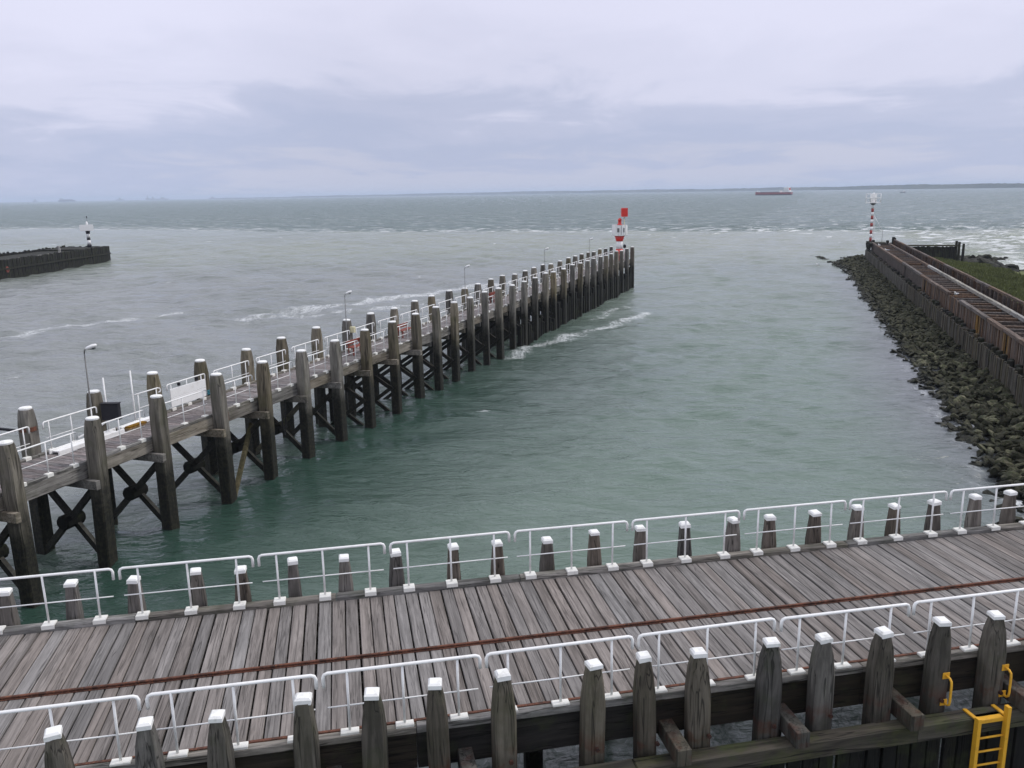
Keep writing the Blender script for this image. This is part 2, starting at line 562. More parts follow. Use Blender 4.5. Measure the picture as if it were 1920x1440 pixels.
def shared(name, mb, mat, smooth=False):
    me = mb.mesh(name, (0, 0, 0), smooth)
    me.materials.append(W[mat])
    return me


def tag(o, label, cat=None, group=None, kind=None):
    o['label'] = label
    if cat:
        o['category'] = cat
    if group:
        o['group'] = group
    if kind:
        o['kind'] = kind
    return o


def thing(name, label, cat, loc=(0, 0, 0), rotz=0.0, group=None):
    o = link(name, None, None, loc, (0, 0, rotz))
    o.empty_display_size = 0.3
    return tag(o, label, cat, group)


ORD = ['first', 'second', 'third', 'fourth', 'fifth', 'sixth', 'seventh', 'eighth', 'ninth', 'tenth', 'eleventh', 'twelfth', 'thirteenth',
       'fourteenth', 'fifteenth', 'sixteenth', 'seventeenth', 'eighteenth', 'nineteenth', 'twentieth', 'twenty-first', 'twenty-second',
       'twenty-third', 'twenty-fourth', 'twenty-fifth', 'twenty-sixth', 'twenty-seventh', 'twenty-eighth', 'twenty-ninth', 'thirtieth',
       'thirty-first', 'thirty-second', 'thirty-third', 'thirty-fourth']


class Frame:
    def __init__(self, ox, oy, ang):
        self.o, self.a = (ox, oy), ang
        self.c, self.s = math.cos(ang), math.sin(ang)

    def w(self, x, y, z=0.0):
        return (self.o[0] + x * self.c - y * self.s, self.o[1] + x * self.s + y * self.c, z)


# frames of the three long structures
TH = R(11.2)
tx, ty = math.cos(TH), math.sin(TH)
PO = (3.0, 15.2)                                            # pier origin in its own along / across axes
PIER = Frame(PO[0] * tx - PO[1] * ty, PO[0] * ty + PO[1] * tx, TH)
JET = Frame(-15.1, 24.13, math.atan2(0.9415, 0.337))        # x along the jetty to its head, y to the far row
BRK = Frame(29.05, 47.89, math.atan2(0.952, 0.306))         # x along the breakwater, y towards the basin


# ------------------------------------------------------------------ water
def water():
    def axis(breaks):
        out = [breaks[0][0]]
        for (x0, d0), (x1, d1) in zip(breaks[:-1], breaks[1:]):
            x = x0
            while x < x1 - 1e-6:
                t = (x - x0) / (x1 - x0)
                d = d0 * (d1 / d0) ** t
                x = min(x + d, x1)
                out.append(x)
        return np.array(out)

    xp = axis([(0, 0.26), (26, 0.26), (60, 0.55), (140, 1.3), (400, 8), (2500, 150), (20000, 2500)])
    xn = axis([(0, 0.26), (24, 0.26), (60, 0.5), (120, 1.0), (400, 8), (2500, 150), (20000, 2500)])
    xs = np.concatenate([-xn[::-1][:-1], xp])
    ys = np.concatenate([[-1500, -400, -100, -30, -8, 0, 5], axis([(9, 0.22), (60, 0.26), (120, 0.6), (260, 1.4), (420, 5), (1500, 80), (20000, 2500)])])
    X, Y = np.meshgrid(xs, ys)
    dx = np.gradient(xs)
    dy = np.gradient(ys)
    DX, DY = np.meshgrid(np.abs(dx), np.abs(dy))
    SP = np.maximum(DX, DY)
    Z = np.zeros_like(X)
    front = np.interp(X, [-400, -205, -130, -61, 1, 56, 101, 150, 400], [430, 391, 345, 300, 283, 264, 248, 240, 200])
    outer = 1 / (1 + np.exp(-np.clip((Y - front - 2.5 * np.sin(X * 0.09) - 1.5 * np.sin(X * 0.23)) / 2.2, -40, 40)))
    yj = -((X + 15.1) * 0.9415 - (Y - 24.13) * 0.337)       # > 0 on the sea side of the jetty
    sea = np.clip((yj + 3) / 10, 0, 1)
    # behind the breakwater line: the open sea on the right
    yb = -((X - 29.05) * 0.952 - (Y - 47.89) * 0.306)
    right = np.clip((-yb - 12) / 8, 0, 1) * (1 - outer)
    rough = 0.62 + 0.35 * sea + 1.35 * outer + 0.9 * right
    gust = 1 + 0.14 * np.sin(0.21 * X + 0.9 * np.sin(0.09 * Y)) * np.sin(0.15 * Y + 0.7 * np.sin(0.12 * X + 1)) + 0.08 * np.sin(0.45 * X + 0.31 * Y)
    rough *= gust
    rough *= 0.75 + 0.25 * np.clip((Y - 40) / 80, 0, 1)
    for i in range(46):
        lam = 0.7 * (11.0 / 0.7) ** RNG.random()
        th = R(-98) + RNG.normal() * 0.55
        k = 2 * math.pi / lam
        amp = 0.0072 * lam ** 0.9 * (2.0 if lam < 3.2 else 1.0)
        w = np.clip((lam / SP - 3.0) / 3.0, 0, 1)
        ph = k * (X * math.cos(th) + Y * math.sin(th)) + RNG.random() * 6.28
        ph = ph + 0.5 * np.sin(0.11 * X + 0.07 * Y + i)
        s = np.sin(ph)
        Z += amp * w * (s + 0.25 * np.sin(2 * ph + 1.57)) * np.minimum(rough, 1.7)
    # body colour: sediment and depth tint plus painted dark jetty reflection, in linear albedo
    def sm(e0, e1, v):
        t = np.clip((v - e0) / (e1 - e0), 0, 1)
        return t * t * (3 - 2 * t)

    wob = 3 * np.sin(X * 0.05 + 1.2 * np.sin(Y * 0.03)) + 2 * np.sin(Y * 0.08 + X * 0.02)
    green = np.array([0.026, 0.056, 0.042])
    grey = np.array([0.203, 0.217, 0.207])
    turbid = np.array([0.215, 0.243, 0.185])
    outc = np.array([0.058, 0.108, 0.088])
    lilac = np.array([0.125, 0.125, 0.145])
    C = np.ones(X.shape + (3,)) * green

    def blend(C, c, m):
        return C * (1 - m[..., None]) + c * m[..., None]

    C = blend(C, np.array([0.112, 0.160, 0.128]), sm(3, 19, -yj + wob * 0.6))  # darker green stays by the jetty, partly its reflection painted in
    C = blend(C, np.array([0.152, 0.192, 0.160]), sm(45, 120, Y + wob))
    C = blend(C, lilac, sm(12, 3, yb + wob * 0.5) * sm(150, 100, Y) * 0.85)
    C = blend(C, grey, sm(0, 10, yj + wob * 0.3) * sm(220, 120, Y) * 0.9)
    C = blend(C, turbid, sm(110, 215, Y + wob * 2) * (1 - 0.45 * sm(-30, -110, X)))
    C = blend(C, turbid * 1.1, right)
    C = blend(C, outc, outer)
    # foam lines
    F = np.zeros_like(X)

    def streak(pts, w, val, wig=0.5):
        d = np.full_like(X, 1e9)
        for (ax, ay), (bx, by) in zip(pts[:-1], pts[1:]):
            ux, uy = bx - ax, by - ay
            t = np.clip(((X - ax) * ux + (Y - ay) * uy) / (ux * ux + uy * uy), 0, 1)
            ex = ax + t * ux + wig * np.sin(Y * 0.9)
            ey = ay + t * uy + wig * np.sin(X * 0.7)
            d = np.minimum(d, np.hypot(X - ex, Y - ey))
        np.maximum(F, val * np.clip(1 - d / w, 0, 1) ** 0.8, out=F)

    streak([(0, 64.2), (1.8, 68.2), (4.7, 72.7), (7.3, 75.9), (9.5, 78.8), (11.8, 82.7), (13.7, 86.2)], 1.5, 1.0, 0.3)
    streak([(8.3, 83.5), (9.9, 86.7), (12.5, 91.8)], 1.6, 0.75, 0.3)
    streak([(13.7, 86.2), (18, 95), (21, 104)], 1.6, 0.35, 0.5)
    streak([(-27, 87.9), (-23.3, 93.2), (-19.4, 97.3), (-12.9, 104.6), (-6.1, 112.6), (2, 122)], 3.2, 0.95, 0.5)
    streak([(-26.1, 85.7), (-20.1, 90.0), (-14.5, 93.6), (-9, 99)], 2.6, 0.8, 0.5)
    streak([(-50, 72), (-46.7, 77.2), (-45.8, 80.8), (-43, 84.6), (-39.7, 87.8), (-37, 92.3)], 1.9, 0.85, 0.5)
    streak([(-37, 92.3), (-31, 101), (-24, 112)], 1.2, 0.38, 0.8)
    streak([(-16.1, 124.8), (-12.4, 131.5)], 1.3, 0.6, 0.4)
    streak([(-56.6, 126.7), (-53.2, 134.2)], 1.3, 0.45, 0.4)
    streak([(-62.6, 166.5), (-57.3, 169.3)], 1.2, 0.55, 0.4)
    streak([(-30, 60), (-22, 74), (-14, 84)], 1.0, 0.30, 0.6)
    streak([(62, 112), (68.8, 117), (76.7, 130.5), (86, 150)], 5.0, 0.95, 1.0)
    streak([(72, 150), (79, 166.9), (96.2, 175.7), (110.6, 195.6)], 9.0, 0.8, 2.0)
    streak([(80, 205), (110, 212), (150, 225)], 8.0, 0.6, 2.0)
    streak([(19.8, 31.4), (21.5, 33.2)], 1.6, 1.0, 0.1)
    streak([(-81.5, 140), (-80.5, 176)], 1.5, 0.5, 0.3)
    # broken water under the near pier
    pt = X * tx + Y * ty
    pn = -X * ty + Y * tx
    F = np.maximum(F, 0.95 * sm(12.2, 13.0, pn) * sm(18.6, 16.6, pn) * sm(-5, 2, pt) * (0.8 + 0.2 * np.sin(pt * 1.9)))
    # wash at the foot of the rocks
    F = np.maximum(F, 0.52 * sm(6.0, 4.6, yb) * sm(2.0, 3.4, yb) * sm(160, 30, Y))
    caps = 0.02 + 0.20 * sea * sm(110, 60, Y) + 0.22 * sm(140, 240, Y) * (1 - outer) + 0.66 * outer * sm(1100, 350, Y) + 0.7 * np.exp(-((Y - front - 6) / 16.0) ** 2) + 0.85 * right * sm(270, 190, Y)
    caps = caps + 0.25 * np.exp(-((Y - front + 30) / 30.0) ** 2) * sm(20, 90, X)
    caps = np.clip(caps, 0, 1)
    ny, nx = X.shape
    V = np.stack([X, Y, Z], -1).reshape(-1, 3)
    idx = np.arange(nx * ny).reshape(ny, nx)
    Q = np.stack([idx[:-1, :-1], idx[:-1, 1:], idx[1:, 1:], idx[1:, :-1]], -1).reshape(-1, 4)
    me = bpy.data.meshes.new('water')
    me.vertices.add(len(V))
    me.vertices.foreach_set('co', V.astype(np.float32).ravel())
    me.loops.add(Q.size)
    me.loops.foreach_set('vertex_index', Q.astype(np.int32).ravel())
    me.polygons.add(len(Q))
    me.polygons.foreach_set('loop_start', np.arange(0, Q.size, 4, dtype=np.int32))
    me.polygons.foreach_set('use_smooth', np.ones(len(Q), dtype=bool))
    me.update(calc_edges=True)
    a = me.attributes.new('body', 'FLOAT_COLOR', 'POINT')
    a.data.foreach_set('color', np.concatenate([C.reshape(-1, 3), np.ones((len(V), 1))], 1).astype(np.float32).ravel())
    for nm, arr in (('foam', F), ('caps', caps), ('chop', rough)):
        a = me.attributes.new(nm, 'FLOAT', 'POINT')
        a.data.foreach_set('value', arr.astype(np.float32).ravel())
    me.materials.append(W['water'])
    o = link('water', me)
    tag(o, 'choppy grey green sea and harbour water with foam streaks', kind='structure')


water()


# ------------------------------------------------------------------ far shore
def far_shore():
    pts = [(2384, 2700), (2190, 3000), (1945, 3300), (1820, 4000), (1668, 5200), (1134, 6500), (210, 7500), (-790, 8400), (-1724, 9000), (-3245, 9600)]
    hts = [18, 18, 17, 17, 18, 20, 21, 20, 18, 6]
    line, hh = [], []
    for (a, b, h0, h1) in zip(pts[:-1], pts[1:], hts[:-1], hts[1:]):
        n = max(2, int(math.dist(a, b) / 14))
        for i in range(n):
            t = i / n
            line.append((a[0] + (b[0] - a[0]) * t, a[1] + (b[1] - a[1]) * t))
            hh.append(h0 + (h1 - h0) * t)
    line = np.array(line)
    n = len(line)
    s = np.arange(n)
    lump = 1.6 * np.sin(s * 0.02) + 1.3 * np.sin(s * 0.067 + 1) + 1.0 * np.sin(s * 0.19 + 2) + RNG.normal(size=n) * 0.7
    rows = []
    for d, f in ((0, 0.0), (25, 0.28), (90, 0.55), (140, 1.0), (330, 1.0), (500, -0.1)):
        u = line / np.linalg.norm(line, axis=1)[:, None]
        q = line + u * d
        z = np.maximum(np.array(hh) + (lump if f == 1.0 else 0), 1.5) * f - (0.3 if f <= 0 else 0)
        rows.append(np.column_stack([q, z]))
    V = np.concatenate(rows)
    fs = []
    for r in range(len(rows) - 1):
        for i in range(n - 1):
            fs.append((r * n + i + 1, r * n + i, (r + 1) * n + i, (r + 1) * n + i + 1))
    me = bpy.data.meshes.new('far_shore')
    me.from_pydata(V.tolist(), [], fs)
    me.materials.append(W['shore'])
    o = link('far_shore', me)
    tag(o, 'low wooded coast far across the water', kind='structure')


far_shore()


# ------------------------------------------------------------------ shared railing pieces
def railing_meshes(pref, offs, ext, h, r_top, r_post, r_mid, block, hook=True):
    L0, L1 = offs[0] - ext, offs[-1] + ext
    c = 0.07
    if hook:
        path = [(L0, 0, h - 0.24), (L0, 0, h - c), (L0 + c * 0.3, 0, h - c * 0.3), (L0 + c, 0, h), (L1 - c, 0, h), (L1 - c * 0.3, 0, h - c * 0.3), (L1, 0, h - c), (L1, 0, h - 0.24)]
    else:
        path = [(L0, 0, h), (L1, 0, h)]
    top = MB().tube(path, r_top, 8)
    mid = MB().tube([(L0 + 0.04, 0, h * 0.44), (L1 - 0.04, 0, h * 0.44)], r_mid, 6)
    post = MB().tube([(0, 0, 0.02), (0, 0, h)], r_post, 8)
    bx, by, bz, tilt = block
    b = MB().box(-bx, bx, -by, by, -bz, 0.035, 0.012)
    return {'top': shared(pref + 'top_rail', top, 'white', True), 'mid': shared(pref + 'mid_rail', mid, 'white', True),
            'post': shared(pref + 'post', post, 'white', True), 'base': shared(pref + 'base_block', b, 'base')}


def railing(meshes, offs, label, group, loc, rotz, jit=0.0):
    t = thing('railing_panel', label, 'railing', loc, rotz, group)
    link('top_rail', meshes['top'], t, (0, random.uniform(-0.006, 0.006), 0), (0, random.uniform(-0.005, 0.005), random.uniform(-0.003, 0.003)))
    link('mid_rail', meshes['mid'], t)
    for x in offs:
        p = link('post', meshes['post'], t, (x + random.uniform(-0.012, 0.012), 0, 0), (random.uniform(-0.012, 0.012), random.uniform(-0.010, 0.010), 0))
        link('base_block', meshes['base'], p)
    return t


# ------------------------------------------------------------------ near pier
ZD = 3.6


def near_pier():
    root = thing('timber_pier', 'wide grey plank pier in the foreground with square white-capped piles', 'pier', PIER.w(0, 0), TH)

    def L(t, n):
        return t - PO[0], n - PO[1]

    T0, T1 = -11.5, 22.0
    x0, _ = L(T0, 0)
    x1, _ = L(T1, 0)
    yn = 12.80 - PO[1]
    yf = 17.52 - PO[1]
    ln = yf - yn
    # deck planks: a few lengths of mesh, shared
    variants = []
    for v in range(5):
        w = 0.118 + 0.004 * (v - 2)
        pr = [(-w, -0.07), (w, -0.07), (w, -0.010), (w - 0.010, 0.0), (-w + 0.010, 0.0), (-w, -0.010)]
        mb = MB()
        segs = 5
        bow = random.uniform(-0.006, 0.006)
        rs = []
        for s in range(segs + 1):
            yy = ln * (s / segs - 0.5)
            bx = bow * math.sin(math.pi * s / segs)
            rs.append([(x + bx, yy, z) for x, z in reversed(pr)])
        mb.rings(rs)
        variants.append((w, shared('plank', mb, 'plank')))
    x = x0
    k = 0
    while x < x1:
        w, me = variants[random.randrange(5)]
        gap = random.choice((0.018, 0.024, 0.030, 0.040))
        link('plank', me, root, (x + w, (yn + yf) / 2 + random.uniform(-0.008, 0.008), ZD + random.uniform(-0.005, 0.004)),
             (random.uniform(-0.001, 0.001), random.uniform(-0.008, 0.008), random.uniform(-0.0016, 0.0016)))
        x += 2 * w + gap
        k += 1
    # stringers under the deck, extra ones added to darken the plank gaps
    for n in (13.15, 13.75, 14.4, 15.05, 15.7, 16.3, 16.9, 17.35):
        y = n - PO[1]
        part('stringer', MB().box(x0, x1, y - 0.14, y + 0.14, ZD - 0.42, ZD - 0.075), 'darkbeam', root)
    # camera-side edge: pale capping timber in lengths, angle iron, dark fascia below
    seg = 4.1
    xs_ = x0
    while xs_ < x1:
        e = min(xs_ + seg, x1)
        dz = random.uniform(-0.006, 0.006)
        part('edge_timber', MB().box(xs_, e - 0.012, yn - 0.17, yn - 0.012, ZD - 0.11, ZD + 0.012 + dz, 0.012), 'kerb', root)
        part('fascia', MB().box(xs_, e - 0.012, yn - 0.125, yn + 0.05, ZD - 0.80, ZD - 0.115), 'darkbeam', root)
        part('kerb', MB().box(xs_ - 1.3, e - 1.312, yf + 0.012, yf + 0.24, ZD - 0.12, ZD + 0.095 + dz, 0.02), 'kerb', root)
        part('fascia', MB().box(xs_ - 1.3, e - 1.312, yf + 0.03, yf + 0.20, ZD - 0.6, ZD - 0.125), 'darkbeam', root)
        xs_ = e
    part('angle_iron', MB().box(x0, x1, yn - 0.008, yn + 0.045, ZD + 0.008, ZD + 0.02).box(x0, x1, yn - 0.012, yn - 0.004, ZD - 0.05, ZD + 0.02), 'rust', root)
    yr = 15.04 - PO[1]
    rail = MB().box(x0, x1, yr - 0.045, yr + 0.045, ZD + 0.004, ZD + 0.014).box(x0, x1, yr - 0.012, yr + 0.012, ZD + 0.014, ZD + 0.035).box(x0, x1, yr - 0.025, yr + 0.025, ZD + 0.035, ZD + 0.062, 0.008)
    part('crane_rail', rail, 'rust', root)
    # piles
    def pile_meshes(zt, pref, half, mat):
        out = []
        for v in range(4):
            b = half + random.uniform(-0.014, 0.014)
            tl = random.uniform(-0.01, 0.01)
            mb = MB().oct([(-1.2, b, 0.05), (1.0, b, 0.05), (zt - 0.95, b, 0.05), (zt - 0.75, b * 0.985, 0.045), (zt - 0.35, b * 0.80, 0.032), (zt - 0.10, 0.105, 0.026)])
            out.append(shared(pref, mb, mat))
        return out

    capmb = MB().box(-0.116, 0.116, -0.116, 0.116, -0.10, 0.0, 0.03)
    cap = shared('cap', capmb, 'cap')
    nm = pile_meshes(4.50, 'pile', 0.186, 'pile')
    fm = pile_meshes(4.50, 'pile', 0.160, 'drypile')
    near_t = [-9.3, -8.1, -6.9, -5.75, -4.51, -3.32, -2.31, -0.98, 0.07, 1.19, 2.23, 3.71, 4.78, 5.73, 6.95, 8.04, 9.17, 10.28, 11.52, 12.7, 13.9, 15.1, 16.2]
    far_t = [-8.6, -7.2, -5.99, -4.71, -3.50, -2.53, -1.36, -0.31, 0.82, 2.14, 3.14, 4.25, 5.52, 6.60, 7.82, 8.95, 10.02, 11.09, 12.26, 13.35, 14.53, 15.65, 16.69, 17.8, 18.9]
    for row, zt, n in ((near_t, 4.50, 12.43), (far_t, 4.42, 18.05)):
        for t in row:
            x_, y_ = L(t, n)
            dz = zt - 4.50 + random.uniform(-0.03, 0.03)
            p = link('pile', random.choice(nm if zt == 4.50 else fm), root, (x_, y_, dz), (random.uniform(-0.02, 0.02), random.uniform(-0.02, 0.02), random.uniform(-0.16, 0.16)), (random.uniform(0.93, 1.07), random.uniform(0.93, 1.07), 1))
            c = link('cap', cap, p, (random.uniform(-0.01, 0.01), random.uniform(-0.01, 0.01), 4.50), (random.uniform(-0.05, 0.05), random.uniform(-0.05, 0.05), random.uniform(-0.06, 0.06)), (random.uniform(0.92, 1.06), random.uniform(0.92, 1.06), random.uniform(0.85, 1.15)))
    # bolts on the camera-side piles
    bolt = shared('bolt', MB().rings([[(0.04 * math.cos(a), y, 0.04 * math.sin(a)) for a in [i * math.pi / 3 for i in range(6)]] for y in (0.0, -0.05)]), 'boltrust')
    for t in near_t:
        x_, y_ = L(t, 12.43 - 0.205)
        link('bolt', bolt, root, (x_ + 0.07, y_, 2.98 + random.uniform(-0.03, 0.03)))
    # waling in front of the piles, cross timbers over it
    yw = 12.215 - PO[1]
    xs_ = x0
    while xs_ < x1:
        e = min(xs_ + 5.3, x1)
        part('waling', MB().box(xs_, e - 0.01, yw - 0.30, yw, 2.42, 2.74, 0.02), 'waling', root)
        part('waling', MB().box(xs_, e - 0.01, yw - 0.32, yw - 0.02, 0.95, 1.25, 0.02), 'fender', root)
        xs_ = e
    for i in (1, 3, 5, 7, 9, 12, 14, 16, 18, 20):
        t = near_t[i] + 0.40
        x_, _ = L(t, 0)
        part('cross_timber', MB().box(x_ - 0.125, x_ + 0.125, yw - 0.42, yw + 1.7, 2.755, 3.06, 0.012), 'pile', root)
    # dark boards hanging below the waling
    boards = [shared('board', MB().box(-w, w, -0.04, 0.04, -0.8, 2.40), 'fender') for w in (0.13, 0.14, 0.12)]
    xx = x0
    while xx < x1:
        link('board', random.choice(boards), root, (xx, yw - 0.09 + random.uniform(-0.02, 0.02), random.uniform(-0.12, 0)), (0, random.uniform(-0.01, 0.01), 0))
        xx += 0.31
    # inner piles that carry the deck
    ip = shared('bearing_pile', MB().oct([(-1.2, 0.17, 0.05), (ZD - 0.43, 0.17, 0.05)]), 'brace')
    for t in np.arange(-10, 20, 2.6):
        for n in (14.4, 16.9):
            x_, y_ = L(t + random.uniform(-0.2, 0.2), n)
            link('bearing_pile', ip, root, (x_, y_, 0))
    # railings
    offs = [0.0, 0.968, 1.936]
    mf = railing_meshes('far_', offs, 0.355, 1.08, 0.029, 0.022, 0.013, (0.125, 0.112, 0.06, 0))
    names = {}
    vis = list(range(-1, 8))
    for q, j in enumerate(vis):
        t = -4.475 + 2.776 * j
        x_, y_ = L(t, 17.63)
        railing(mf, offs, 'white railing panel on the water-side kerb of the plank pier, %s from the left' % ORD[q],
                'water-side railing panels of the plank pier', PIER.w(x_, y_, ZD + 0.10), TH + random.uniform(-0.004, 0.004))
    offs = [0.47, 1.38, 2.29]
    mn = railing_meshes('near_', offs, 0.365, 1.10, 0.029, 0.022, 0.013, (0.15, 0.075, 0.03, 0))
    for q, j in enumerate(range(-3, 5)):
        t = 1.906 + 2.665 * j
        x_, y_ = L(t, 12.725)
        railing(mn, offs, 'white railing panel behind the front row of pier piles, %s from the left' % ORD[q],
                'camera-side railing panels of the plank pier', PIER.w(x_, y_, ZD + 0.02), TH + random.uniform(-0.003, 0.003))
    # yellow grab handles on two piles
    def handle(i, label):
        x_, y_ = L(near_t[i] + 0.07, 12.43 - 0.215)
        t = thing('grab_handle', label, 'handle', PIER.w(x_, y_, 2.88), TH, 'yellow grab handles on the pier piles')
        g = MB().tube([(0.05, 0.0, 0.06), (0.05, -0.10, 0.06), (0.05, -0.15, 0.10), (0.05, -0.16, 0.18), (0.05, -0.16, 0.48), (0.05, -0.15, 0.56), (0.05, -0.10, 0.60), (0.05, 0.0, 0.60)], 0.022, 8)
        part('grip', g, 'yellow', t, True)
        for z in (0.0, 0.54):
            part('mounting_plate', MB().box(-0.02, 0.12, -0.012, 0.0, z, z + 0.12), 'yellow', t)

    handle(17, 'yellow steel grab handle on the last but one pile before the right edge')
    handle(18, 'yellow steel grab handle on the rightmost front pile')
    # yellow ladder on the waling
    x_, y_ = L((8.2 + 0.4) * tx + 13.85 * ty, 0)[0], yw - 0.36
    t = thing('ladder', 'yellow steel ladder hung in front of the mossy waling', 'ladder', PIER.w(x_, y_, -0.4), TH)
    for sx in (-0.30, 0.30):
        part('stile', MB().box(sx - 0.035, sx + 0.035, -0.09, 0.01, 0.0, 3.36 if sx > 0 else 3.2), 'yellow', t)
        part('hook_plate', MB().box(sx - 0.036, sx + 0.036, 0.012, 0.32, 3.145, 3.17), 'yellow', t)
    part('top_step', MB().box(-0.262, 0.262, -0.02, 0.16, 3.06, 3.14, 0.01), 'yellow', t)
    for i in range(10):
        part('rung', MB().tube([(-0.263, -0.04, 2.78 - i * 0.28), (0.263, -0.04, 2.78 - i * 0.28)], 0.02, 8), 'yellow', t, True)


near_pier()


# ------------------------------------------------------------------ jetty
NA = [-5.7, -2.7, 0.31, 3.37, 6.46, 9.88, 12.82, 15.86, 18.89, 21.91, 25.09, 28.12, 30.96, 33.74, 36.52, 39.45, 42.32, 45.19, 48.05, 50.84, 53.85, 56.6,
      59.72, 62.69, 65.47, 68.42, 71.34, 73.94, 76.69, 79.6, 82.1, 85.01, 88.09, 91.34]
FA = [-5.6, -2.6, 0.4, 3.46, 6.38, 9.54, 12.46, 15.56, 18.54, 21.65, 24.84, 27.73, 30.72, 33.73, 36.53, 39.59, 42.38, 45.17, 48.06, 51.13, 54.03, 56.83,
      59.84, 62.54, 65.22, 68.27, 71.41, 74.1, 77.18, 79.95, 82.86, 85.67, 88.9, 91.72]
YF = 2.9


